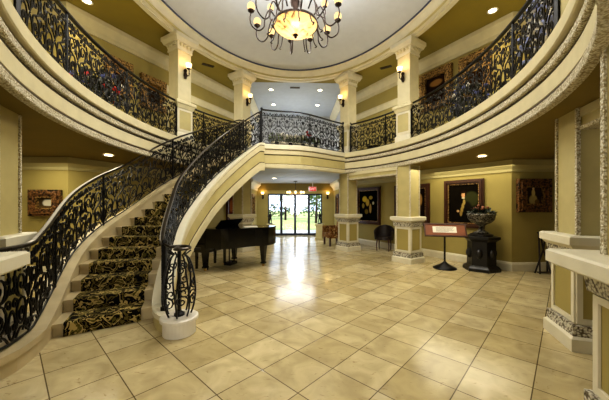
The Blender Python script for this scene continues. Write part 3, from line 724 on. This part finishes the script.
framed('portrait_painting', 'large dark portrait of a man with a pale sash, behind the black pedestal', (4.47, 7.24), .93, 2.19, 1.04, NR, 'redwood', None, .11, bg=(22, 18, 12),
       blobs=[(.2, .12, .2, .2, (58, 60, 34)), (.06, -.12, .17, .2, (30, 27, 22)), (.05, -.4, .2, .3, (20, 18, 15)), (.02, .04, .035, .08, (166, 142, 80)), (-.01, -.06, .036, .08, (160, 136, 74)), (-.035, -.16, .036, .08, (150, 126, 66)), (-.06, -.26, .036, .08, (140, 116, 62)),
              (-.14, -.2, .04, .035, (200, 160, 112)), (.0, .15, .045, .025, (206, 194, 160)), (.0, .235, .055, .075, (214, 164, 116)), (.0, .31, .078, .04, (38, 26, 18)), (.06, .25, .022, .06, (38, 26, 18))])
framed('flower_painting', 'dark still life painting of golden flowers seen through the column opening', (2.76, 10.36), .80, 2.17, 1.22, NR, 'redwood', None, .11, bg=(14, 14, 10),
       blobs=[(-.2, .25, .13, .12, (206, 178, 60)), (-.05, .12, .1, .14, (190, 160, 70)), (.12, .3, .1, .07, (170, 150, 60)), (-.28, .0, .07, .1, (150, 130, 60)), (.1, -.1, .06, .18, (170, 140, 80)), (-.1, -.22, .1, .1, (110, 92, 40)), (.25, .1, .05, .06, (200, 190, 150))])
framed('dark_painting', 'dark painting in a brown frame half hidden behind the right column', (3.68, 8.68), .89, 2.16, 1.3, NR, 'redwood', None, .12, bg=(26, 18, 10),
       blobs=[(.3, .15, .1, .2, (170, 130, 70)), (.2, -.1, .16, .2, (80, 50, 30)), (-.2, .1, .2, .2, (60, 44, 26))])
framed('ornate_painting', 'small painting of a pale figure in a heavy carved dark frame', (5.49, 6.28), 1.36, 2.13, .78, (0, -1), 'darkwood', None, .17, .09, bg=(58, 44, 26),
       blobs=[(0, -.1, .1, .12, (190, 170, 110)), (0, .06, .045, .09, (206, 190, 130)), (0, .16, .03, .035, (215, 190, 150)), (.09, -.14, .06, .06, (120, 96, 50))])
framed('ornate_painting', 'small painting with a light patch in heavy carved frame left of the stair', (-5.44, 6.28), 1.29, 1.86, .66, (0, -1), 'darkwood', None, .15, .09, bg=(70, 56, 36),
       blobs=[(.04, .0, .12, .08, (206, 200, 180)), (.0, -.1, .2, .04, (96, 76, 46))])
framed('tall_painting', 'tall narrow reddish brown painting glimpsed under the stair', (-2.5, 10.83), .75, 2.0, .55, NL, 'redwood', None, .09, bg=(60, 28, 16), blobs=[(0, .1, .1, .25, (120, 70, 34))])
gl = 'gilt framed paintings along the gallery walls'
framed('gallery_painting', 'gilt framed painting on right gallery wall beside the column', (4.09, 7.94), 4.3, 5.42, 1.0, NR, 'gilt', None, .16, .1, gl, bg=(40, 26, 16), blobs=[(0, .2, .2, .1, (150, 110, 60))])
framed('gallery_painting', 'gilt framed painting on right gallery wall nearer the ceiling spotlight', (4.62, 6.98), 4.3, 5.4, .78, NR, 'gilt', None, .16, .1, gl, bg=(50, 34, 20), blobs=[(0, .2, .2, .1, (160, 130, 80))])
framed('gallery_painting', 'gilt framed painting on left gallery wall farther from the column', (-4.5, 7.19), 4.3, 5.2, .66, NL, 'gilt', None, .16, .1, gl, bg=(40, 26, 16), blobs=[(0, .2, .2, .1, (170, 130, 80))])
framed('gallery_painting', 'gilt framed painting on left gallery wall next to the column', (-4.05, 8.0), 4.2, 5.1, .75, NL, 'gilt', None, .16, .1, gl, bg=(50, 34, 20), blobs=[(0, .2, .2, .1, (150, 110, 60))])
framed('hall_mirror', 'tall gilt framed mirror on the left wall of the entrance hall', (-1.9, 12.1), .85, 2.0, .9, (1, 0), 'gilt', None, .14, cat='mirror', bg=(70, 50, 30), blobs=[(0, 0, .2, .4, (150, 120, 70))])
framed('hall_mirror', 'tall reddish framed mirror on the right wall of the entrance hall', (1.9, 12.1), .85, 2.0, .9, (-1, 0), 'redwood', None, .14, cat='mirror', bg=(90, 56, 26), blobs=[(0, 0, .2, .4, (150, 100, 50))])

# ------------------------------------------------------------------ grand piano
pn = thing('grand_piano', 'black grand piano with closed lid standing under the curved stair', 'piano', (-1.77, 7.04, 0), radians(-22))
def bent(o=0):
    # keyboard along y at x=0 (facing -x); straight spine on +y; bent side on -y
    return [(-.02-o, -.72-o), (.55, -.72-o), (.75, -.66-o), (.92, -.50-o), (1.05, -.26-o), (1.2, -.08-o*.8), (1.38, .02-o*.6), (1.5+o*.6, .16), (1.54+o, .36), (1.48+o*.7, .58+o*.4), (1.32, .7+o), (1.0, .72+o), (-.02-o, .72+o)]
KX = .76
body = [(x*KX if x > 0 else x, y) for x, y in bent()]
MB().prism(body, .55, .96).build('case', 'black', pn)
MB().prism([(x*KX if x > 0 else x, y) for x, y in bent(.02)], .965, .99).build('lid', 'black', pn)
MB().box(-.34, .0, -.72, .72, .55, .66).build('key_bed', 'black', pn)
for s in (-1, 1):
    MB().add([(-.34, s*.72, .62), (.0, s*.72, .62), (.0, s*.72, .95), (-.12, s*.72, .93), (-.26, s*.72, .84), (-.34, s*.72, .78), (-.34, s*.64, .62), (0, s*.64, .62), (0, s*.64, .95), (-.12, s*.64, .93), (-.26, s*.64, .84), (-.34, s*.64, .78)], [(0, 1, 2, 3, 4, 5), (6, 7, 8, 9, 10, 11)]+[(i, (i+1) % 6, 6+(i+1) % 6, 6+i) for i in range(6)]).build('cheek_block', 'black', pn)
k = MB()
for i in range(52): k.box(-.27, -.1, -.635+i*.0244, -.635+i*.0244+.0228, .66, .715)
k.build('white_keys', 'ivory', pn)
k = MB(); oc = [1, 1, 0, 1, 1, 1, 0]
for i in range(51):
    if oc[i % 7]: k.box(-.2, -.1, -.635+(i+1)*.0244-.007, -.635+(i+1)*.0244+.006, .715, .73)
k.build('black_keys', 'black', pn)
MB().box(-.1, -.03, -.64, .64, .66, .9).build('fallboard', 'black', pn)
MB().add([(.05, -.45, .99), (.05, .45, .99), (.22, .45, 1.17), (.22, -.45, 1.17), (.08, -.45, .99), (.08, .45, .99), (.25, .45, 1.17), (.25, -.45, 1.17)], [(0, 1, 2, 3), (4, 5, 6, 7), (0, 1, 5, 4), (1, 2, 6, 5), (2, 3, 7, 6), (3, 0, 4, 7)]).build('music_desk', 'black', pn)
for x, y in ((-.12, -.58), (-.12, .58), (.90, .34)):
    lg = MB().cbox(x, y, .5, .64, .15, .15).cbox(x, y, .1, .5, .08, .08, -.03).cbox(x, y, .06, .1, .11, .11).build('leg', 'black', pn)
    MB().lathe([(.03, 0), (.035, .03), (.03, .06)], 10, (x, y)).build('caster', 'brass', lg)
MB().tube([(.2, -.1, .62), (.2, -.1, .1)], .018, 6).tube([(.2, .1, .62), (.2, .1, .1)], .018, 6).box(.08, .26, -.15, .15, .05, .12).build('pedal_lyre', 'black', pn)
for y in (-.07, 0, .07): MB().box(-.02, .1, y-.015, y+.015, .06, .075).build('pedal', 'brass', pn)
tag(MB().box(-.28, .28, -.02, .02, 0, .2).build('sheet_music', 'paper'), 'white sheet of music lying flat on the piano lid', 'paper')
sm = bpy.data.objects['sheet_music']; sm.data.clear_geometry(); sm.data.from_pydata([(-.16, -.11, 0), (.16, -.11, 0), (.16, .11, 0), (-.16, .11, 0), (-.16, -.11, .012), (.16, -.11, .012), (.16, .11, .012), (-.16, .11, .012)], [], [(3, 2, 1, 0), (4, 5, 6, 7), (0, 1, 5, 4), (1, 2, 6, 5), (2, 3, 7, 6), (3, 0, 4, 7)])
sm.location = (-1.1, 6.85, .992); sm.rotation_euler = (0, 0, .3)
bn = thing('piano_bench', 'black padded piano bench standing in front of the keyboard', 'bench', (-2.10, 7.0, 0), radians(-22))
MB().cbox(0, 0, .40, .47, .38, .78).build('seat_box', 'black', bn)
MB().cbox(0, 0, .465, .51, .39, .80, .015).build('cushion', 'leather', bn)
for x in (-.15, .15):
    for y in (-.34, .34): MB().cbox(x, y, 0, .41, .045, .045, -.006).build('leg', 'black', bn)

# ------------------------------------------------------------------ right side furniture
ps_ = thing('black_pedestal', 'black carved six-sided stone pedestal against the right wall', 'pedestal', (4.38, 6.42, 0), .3)
MB().lathe([(.39, 0), (.39, .07), (.35, .11), (.32, .13)], 6).build('base', 'blackstone', ps_)
MB().lathe([(.3, .125), (.29, .68)], 6).build('shaft', 'blackstone', ps_)
for q in range(6):
    a = q*pi/3+pi/6; x, y = cos(a)*.264, sin(a)*.264; o = MB()
    o.ball((x, y, .4), .07, 10, 6, 1.6); o.build('carved_medallion', 'blackstone', ps_)
MB().lathe([(.3, .675), (.35, .72), (.38, .74), (.38, .79), (.36, .8)], 6).build('cap', 'blackstone', ps_)
MB().lathe([(.24, .8), (.24, .84), (.2, .86)], 24).build('top_disc', 'blackstone', ps_)
ur = thing('urn', 'silver pierced footed bowl overflowing with dark foliage on the black pedestal', 'urn', (4.38, 6.42, .861), .3)
MB().lathe([(.15, 0), (.15, .03), (.08, .06), (.045, .12), (.05, .17), (.1, .2)], 20).build('foot', 'silver', ur, smooth=True)
w = MB().lathe([(.08, .195), (.2, .25), (.27, .33), (.29, .42), (.31, .45), (.29, .46)], 24)
w.build('bowl', 'silver', ur, smooth=True)
for s in (-1, 1): MB().tube([(s*.27, 0, .3), (s*.38, 0, .33), (s*.4, 0, .42), (s*.34, 0, .47), (s*.3, 0, .43)], .015, 6).build('handle', 'silver', ur)
rg = random.Random(3); f = MB(); g = MB()
for i in range(130):
    a = rg.uniform(0, 6.28); r = rg.uniform(0, .24); f.leaf((r*cos(a), r*sin(a), .44+rg.uniform(0, .16)*(1-r/.3)), .12, .03, rg)
for i in range(9):
    a = rg.uniform(0, 6.28); r = rg.uniform(0, .16); g.ball((r*cos(a), r*sin(a), .58+rg.uniform(0, .08)), .035, 7, 5)
f.build('foliage', 'leaf_dk', ur); g.build('blossom', 'soil', ur)
sg = thing('reading_stand', 'black floor stand holding a tilted wooden-framed information board', 'sign stand', (3.6, 6.6, 0), radians(-18))
MB().lathe([(.26, 0), (.26, .02), (.2, .05), (.1, .1), (.05, .14), (.03, .17)], 28).build('base', 'iron', sg, smooth=True)
MB().lathe([(.022, .15), (.022, .84)], 12).build('pole', 'iron', sg)
def tilt(x0, x1, v0, v1, d0, d1):
    c = []
    for d in (d0, d1):
        for u, v in ((x0, v0), (x1, v0), (x1, v1), (x0, v1)): c.append((u, v*.5-d*.86-.02, .92+v*.86+d*.5))
    return MB().add(c, [(0, 1, 2, 3), (4, 5, 6, 7), (0, 1, 5, 4), (1, 2, 6, 5), (2, 3, 7, 6), (3, 0, 4, 7)])
tilt(-.46, .46, -.17, .17, -.02, .012).build('back_board', 'redwood', sg)
fr = MB()
for u0, u1, v0, v1 in ((-.46, .46, -.17, -.145), (-.46, .46, .145, .17), (-.46, -.435, -.145, .145), (.435, .46, -.145, .145)):
    q = tilt(u0, u1, v0, v1, .005, .03); fr.add(q.v, q.f)
fr.build('frame', 'redwood', sg)
tilt(-.43, .43, -.14, .14, .008, .014).build('mat_board', 'copper', sg)
tilt(-.27, .25, -.07, .09, .013, .017).build('printed_sheet', 'paper', sg)
tx = MB()
for i in range(6):
    q = tilt(-.2, .2-(.12 if i == 5 else .02*(i % 3)), .062-.022*i, .068-.022*i, .016, .0185); tx.add(q.v, q.f)
tx.build('text_lines', 'groove', sg)
tc_ = thing('tub_chair', 'dark leather tub chair standing against the wall between the right columns', 'chair', (2.95, 9.2, 0), radians(-28))
MB().prism([(.25*cos(a), .25*sin(a)) for a in [2*pi*i/16 for i in range(16)]], .36, .47).build('seat', 'leather', tc_)
o = MB(); vs = []; n = 16
for i in range(n+1):
    a = -.15*pi+1.3*pi*i/n; hh = .64+.2*sin(max(0, min(pi, a)))
    for r_, z in ((.25, .36), (.30, .36), (.33, hh), (.275, hh)): vs.append((r_*cos(a), r_*sin(a), z))
fs = [(i*4+q, i*4+(q+1) % 4, i*4+4+(q+1) % 4, i*4+4+q) for i in range(n) for q in range(4)]+[(3, 2, 1, 0), tuple(n*4+q for q in range(4))]
o.add(vs, fs).build('backrest', 'leather', tc_)
for x, y in ((-.18, -.18), (.18, -.18), (-.18, .18), (.18, .18)): MB().tube([(x, y, .37), (x*1.1, y*1.1, .2), (x*1.05, y*1.05, .0)], [.028, .02, .014], 6).build('leg', 'redwood', tc_)
fs_ = thing('folding_stand', 'folded dark leather-strapped stand leaning beside the right plinth', 'stand', (5.53, 6.02, 0), .1)
for i, (y0, y1) in enumerate(((-.04, .1), (.06, -.06))):
    MB().tube([(-.14-.02*i, y0, 0), (-.05, y1*.6, .55), (-.02, y1, .9), (.02, y1, .9), (.05, y1*.6, .55), (.14+.02*i, y0, 0)], .018, 6).build('leg_frame', 'leather', fs_)
MB().tube([(-.15, 0, .03), (0, .02, .02), (.15, 0, .03)], .014, 5).build('stretcher', 'leather', fs_)
MB().box(-.04, .04, -.08, .12, .885, .915).build('strap', 'leather', fs_)

# ------------------------------------------------------------------ entrance hall
def door_leaf(name, x0, x1, kindwin=False, y=13.8):
    t = structroot(name, ((x0+x1)/2, y, 0)); w = (x1-x0)/2; fw = .055
    f = MB(); f.box(-w, -w+fw, -.03, .03, 0, 2.06); f.box(w-fw, w, -.03, .03, 0, 2.06); f.box(-w+fw, w-fw, -.03, .03, 1.99, 2.06); f.box(-w+fw, w-fw, -.03, .03, 0, .1)
    if kindwin: f.box(-w+fw, w-fw, -.02, .02, .9, .93)
    f.build('frame', 'frame_dk', t)
    MB().box(-w+fw, w-fw, -.004, .004, .1, 1.99).build('glass_pane', 'glass', t)
    return t
door_leaf('window_1', -1.36, -.70, True)
a = door_leaf('door_1', -.70, -.02); MB().tube([(.27, -.03, .9), (.27, -.07, .95), (.27, -.07, 1.2), (.27, -.03, 1.25)], .012, 6).build('handle', 'brass', a)
a = door_leaf('door_2', -.02, .66); MB().tube([(-.27, -.03, .9), (-.27, -.07, .95), (-.27, -.07, 1.2), (-.27, -.03, 1.25)], .012, 6).build('handle', 'brass', a)
door_leaf('window_2', .66, 1.32, True)
def statue(loc, rz, label, lab2):
    p = thing('statue_plinth', lab2, 'plinth', loc, rz, 'plinths beside the glass doors')
    MB().cbox(0, 0, 0, .08, .36, .36).cbox(0, 0, .08, .6, .28, .28).cbox(0, 0, .6, .68, .36, .36, -.0).build('block', 'cream_dk', p)
    t = thing('bronze_statue', label, 'statue', (loc[0], loc[1], .681), rz, 'dark statues beside the glass doors')
    MB().cbox(0, 0, 0, .05, .22, .22).build('base', 'statue', t)
    b = MB().tube([(-.05, 0, .05), (-.055, -.02, .2), (-.04, 0, .36)], [.03, .036, .05], 8).tube([(.06, .02, .05), (.055, 0, .2), (.04, 0, .36)], [.03, .036, .05], 8)
    b.tube([(0, 0, .33), (0, 0, .42), (0, -.01, .55), (0, 0, .62), (0, 0, .66)], [.075, .07, .1, .075, .03], 10).ball((0, -.01, .72), .05, 10, 8, 1.2)
    b.tube([(-.1, 0, .6), (-.17, -.03, .48), (-.1, -.1, .42)], [.035, .028, .02], 7).tube([(.1, 0, .6), (.17, -.05, .55), (.19, -.1, .68)], [.035, .028, .02], 7)
    b.build('figure', 'statue', t, smooth=True); t.scale = (.68, .68, .68)
statue((-1.1, 12.2, 0), .3, 'dark bronze statue on a plinth left of the glass doors', 'cream plinth under the statue left of the glass doors')
statue((1.06, 12.2, 0), -.3, 'dark bronze statue on a plinth right of the glass doors', 'cream plinth under the statue right of the glass doors')
hc = thing('floral_armchair', 'floral upholstered armchair by the right side of the entrance hall', 'armchair', (1.4, 10.45, 0), radians(-75))
MB().cbox(0, -.02, .3, .48, .56, .54).build('seat', 'floral', hc)
o = MB().add([(-.28, .22, .3), (.28, .22, .3), (.28, .34, .3), (-.28, .34, .3), (-.25, .30, 1.02), (.25, .30, 1.02), (.25, .4, 1.02), (-.25, .4, 1.02)], [(3, 2, 1, 0), (4, 5, 6, 7), (0, 1, 5, 4), (1, 2, 6, 5), (2, 3, 7, 6), (3, 0, 4, 7)]).build('backrest', 'floral', hc)
for s in (-1, 1): MB().box(s*.33-.05, s*.33+.05, -.27, .3, .3, .64).tube([(s*.33, -.27, .66), (s*.33, .28, .66)], .06, 8).build('armrest', 'floral', hc)
for x in (-.28, .28):
    for y in (-.22, .28): MB().cbox(x, y, 0, .31, .05, .05, -.004).build('leg', 'redwood', hc)
hl = thing('hall_chandelier', 'small lit crystal chandelier hanging in front of the glass doors', 'chandelier', (-.0, 12.3, 2.0))
MB().lathe([(.01, .0), (.02, .1), (.01, .2), (.01, .53), (.09, .54), (.09, .56)], 10).build('stem', 'bronze', hl)
MB().lathe([(.34, .0), (.37, .01), (.37, .03), (.34, .03)], 24, caps=False).build('ring', 'brass', hl)
for i in range(8):
    a = 2*pi*i/8; o = MB().tube([(.02*cos(a), .02*sin(a), .1), (.2*cos(a), .2*sin(a), -.02), (.35*cos(a), .35*sin(a), .03)], .008, 5).build('arm', 'brass', hl)
    MB().ball((.35*cos(a), .35*sin(a), .06), .05, 8, 6, 1.2).build('lamp_globe', 'bulb_bright', o)
ex = thing('exit_sign', 'red lit exit sign hanging from the entrance hall ceiling', 'sign', (.80, 13.0, 2.41))
MB().cbox(0, 0, -.06, .15, .03, .03).cbox(0, 0, -.26, -.05, .36, .05).build('housing', 'white', ex)
MB().box(-.165, .165, -.03, -.024, -.25, -.06).build('face', 'exit', ex)
tc = bpy.data.curves.new('letters', 'FONT'); tc.body = 'EXIT'; tc.size = .15; tc.align_x = 'CENTER'; tc.align_y = 'CENTER'; tc.extrude = .002
to_ = bpy.data.objects.new('tmp_text', tc); COL.objects.link(to_); dg = bpy.context.evaluated_depsgraph_get(); dg.update()
me = bpy.data.meshes.new_from_object(to_.evaluated_get(dg)); bpy.data.objects.remove(to_)
lt = bpy.data.objects.new('letters', me); COL.objects.link(lt); me.materials.clear(); me.materials.append(M['exit_t']); lt.parent = ex; lt.location = (0, -.034, -.155); lt.rotation_euler = (pi/2, 0, 0)

# ------------------------------------------------------------------ gallery plants and landing planter
def plant(name, label, loc, h, spread, n, leafm, fl, seed, potr=.16):
    rg = random.Random(seed); t = thing(name, label, 'plant', loc, 0, None)
    MB().lathe([(potr*.7, 0), (potr, .3), (potr*1.08, .32), (potr, .34)], 16).build('pot', 'soil', t)
    f = MB()
    for i in range(n):
        a = rg.uniform(0, 6.28); q = rg.random(); r = spread*sqrt(rg.random())*(.4+.6*sin(pi*min(1, q+.15))); f.leaf((r*cos(a), r*sin(a), .33+q*(h-.4)), .16, .035, rg)
    f.build('foliage', leafm, t)
    for mat, k in fl:
        g = MB()
        for i in range(k):
            a = rg.uniform(0, 6.28); r = spread*(.5+.5*rg.random()); g.ball((r*cos(a), r*sin(a), .4+rg.random()*(h-.45)), .045, 7, 5)
        g.build('blossoms', mat, t)['kind'] = 'stuff'
    return t
plant('flowering_plant', 'potted dark leafy plant with red and blue flowers behind the left gallery railing', (-3.9, 5.6, ZT-.02), 1.0, .45, 260, 'leaf_dk', (('red', 14), ('bluefl', 16), ('whitefl', 8)), 5)
plant('flowering_plant', 'potted dark plant with blue flowers behind the right gallery railing', (3.92, 6.2, ZT-.02), 1.1, .4, 260, 'leaf_dk', (('bluefl', 26), ('whitefl', 8)), 6)
plant('flowering_plant', 'tall made-up pale blue and white flowers imitating a sheen behind the right end of the gallery railing', (3.78, 3.95, ZT-.02), 1.6, .42, 90, 'leaf_dk', (('sheenfl', 130), ('whitefl', 110)), 8)  # made-up plant, its pale blossoms stand in for a bluish-white sheen
pb = thing('planter_box', 'long pale planter box with greenery and white flowers behind the landing railing', 'planter', (0, 8.5, ZT-.02), .33)
MB().box(-.75, .75, -.11, .11, .05, .22).build('box', 'cream_lt', pb)
for x in (-.62, -.2, .2, .62): MB().box(x-.06, x+.06, -.125, .125, 0, .2).build('foot', 'black', pb)
rg = random.Random(9); f = MB(); g = MB(); g2 = MB()
for i in range(520): f.leaf((rg.uniform(-.82, .82), rg.uniform(-.13, .13), .2+rg.uniform(0, .2)), .09, .026, rg)
for i in range(40): g.ball((rg.uniform(-.5, .3), rg.uniform(-.17, .02), .30+rg.uniform(0, .16)), .042, 7, 5)
for i in range(5): g2.ball((.42+rg.uniform(-.06, .06), rg.uniform(-.12, 0), .52+rg.uniform(-.05, .07)), .045, 7, 5)
f.build('foliage', 'leaf', pb); g.build('white_blossoms', 'whitefl', pb)['kind'] = 'stuff'; g2.build('red_blossoms', 'red', pb)['kind'] = 'stuff'
bx_ = thing('speaker_box', 'small black box on the gallery floor between the right columns', 'box', (2.45, 8.68, ZT-.02), -1.0)
MB().cbox(0, 0, 0, .2, .34, .2, .01).build('cabinet', 'black', bx_)
MB().box(-.14, .14, -.106, -.098, .03, .17).build('grille', 'iron', bx_)

# ------------------------------------------------------------------ outdoors beyond the doors
tag(MB().box(-30, 30, 13.96, 60, -.12, -.03).build('lawn', 'lawn'), 'pale sunlit lawn outside beyond the glass doors', 'lawn')
tag(MB().box(-4, 4, 13.96, 16.6, -.03, -.005).build('paved_terrace', 'paving'), 'pale paved terrace just outside the glass doors', 'terrace')
def tree(x, y, h, r, seed, label):
    rg = random.Random(seed); t = thing('garden_tree', label, 'tree', (x, y, -.03), 0, 'trees seen through the glass doors')
    MB().tube([(0, 0, 0), (.05, 0, h*.4), (0, .05, h*.7)], [.12, .09, .05], 7).build('trunk', 'bronze', t)
    f = MB()
    for i in range(420):
        a = rg.uniform(0, 6.28); q = rg.uniform(-1, 1); rr = r*(rg.random()**.4)*sqrt(1-q*q*.8); f.leaf((rr*cos(a), rr*sin(a), h*.66+q*h*.34), .42, .12, rg)
    f.build('foliage', 'hedge', t)
for a in ((-4.4, 24, 5, 1.5, 1, 'leafy garden tree seen through the leftmost glass pane'), (-1.0, 27.5, 5.5, 1.4, 2, 'leafy garden tree seen through the left glass door'), (1.7, 23, 4.6, 1.2, 3, 'leafy garden tree seen through the right glass door'), (5.2, 27, 5, 1.6, 4, 'leafy garden tree seen through the rightmost glass pane')): tree(*a)
rg = random.Random(12); f = MB()
for i in range(900): f.leaf((rg.uniform(-9, 9), 30+rg.uniform(-.5, .5), rg.uniform(.25, 1.5)), .4, .12, rg)
tag(f.build('garden_hedge', 'hedge'), 'low green hedge at the back of the garden beyond the doors', 'hedge')

# ------------------------------------------------------------------ lights
W_ = bpy.data.worlds.new('sky'); SC.world = W_; W_.use_nodes = True
bg = W_.node_tree.nodes['Background']; bg.inputs[0].default_value = lin((214, 230, 255)); bg.inputs[1].default_value = 3.0
su = lamp('sun', 'SUN', (0, 30, 20), 4, (255, 244, 225), .02, (radians(35), radians(12), 0))
lamp('dome_fill', 'AREA', (0, 5.0, 5.7), 250, (255, 252, 244), 3.2, (0, 0, 0), sy=4.2)
lamp('dome_up_fill', 'AREA', (0, 5.0, 5.2), 125, (250, 252, 255), 2.2, (pi, 0, 0))  # added upward fill to brighten the dome, no fixture there
lamp('chandelier_lamp', 'POINT', (0, CY, 3.9), 80, (255, 240, 214), .25)
lamp('viewer_fill', 'AREA', (0, -2.6, 2.1), 150, (255, 252, 244), 3.0, (radians(88), 0, 0), sy=1.8)
lamp('gallery_fill_left', 'AREA', (-5.2, 3.6, 5.6), 110, (255, 248, 226), 1.5, (0, 0, 0))
lamp('gallery_fill_right', 'AREA', (5.2, 3.6, 5.6), 110, (255, 248, 226), 1.5, (0, 0, 0))
lamp('hall_fill', 'AREA', (0, 12.2, 2.35), 40, (240, 244, 255), 1.6, (0, 0, 0))
lamp('hall_point_fill', 'POINT', (0, 11.6, 1.2), 50, (236, 242, 255), .3)  # added fill without a fixture, lifts the hall ceiling
lamp('upper_hall_point_fill', 'POINT', (0, 12.0, 3.7), 110, (240, 244, 255), .3)  # added fill without a fixture, brightens the upper hall
lamp('door_daylight', 'AREA', (0, 14.3, 1.3), 10, (228, 236, 255), 2.4, (radians(-90), 0, 0), sy=1.9)
lamp('lower_fill_right', 'AREA', (4.0, 6.9, 2.45), 48, (255, 244, 212), 2.0, (0, 0, 0))
lamp('lower_fill_left', 'AREA', (-4.6, 5.0, 2.45), 62, (255, 244, 212), 2.0, (0, 0, 0))

for q in (-1, 1):
    lamp('gallery_bounce_fill', 'POINT', (q*4.4, 4.6, 4.3), 40, (255, 248, 226), .14); lamp('gallery_bounce_fill', 'POINT', (q*2.75, 8.7, 4.7), 13, (255, 248, 226), .25)  # added point lamps in place of light bounced up to the gallery ceilings
# ------------------------------------------------------------------ camera
cam = bpy.data.cameras.new('camera'); co = bpy.data.objects.new('camera', cam); COL.objects.link(co); SC.camera = co
co.location = (0, 0, 1.55); co.rotation_euler = (pi/2, 0, -radians(1.85)); cam.sensor_width = 36; cam.lens = 36*278/609; cam.shift_y = 4/609; cam.clip_start = .05
SC.view_settings.view_transform = 'Standard'; SC.view_settings.look = 'Medium High Contrast'; SC.view_settings.exposure = -.1; SC.view_settings.gamma = 1
SC.cycles.use_denoising = True; SC.cycles.max_bounces = 8; SC.cycles.diffuse_bounces = 4; SC.cycles.sample_clamp_indirect = 6; SC.cycles.caustics_reflective = False; SC.cycles.caustics_refractive = False
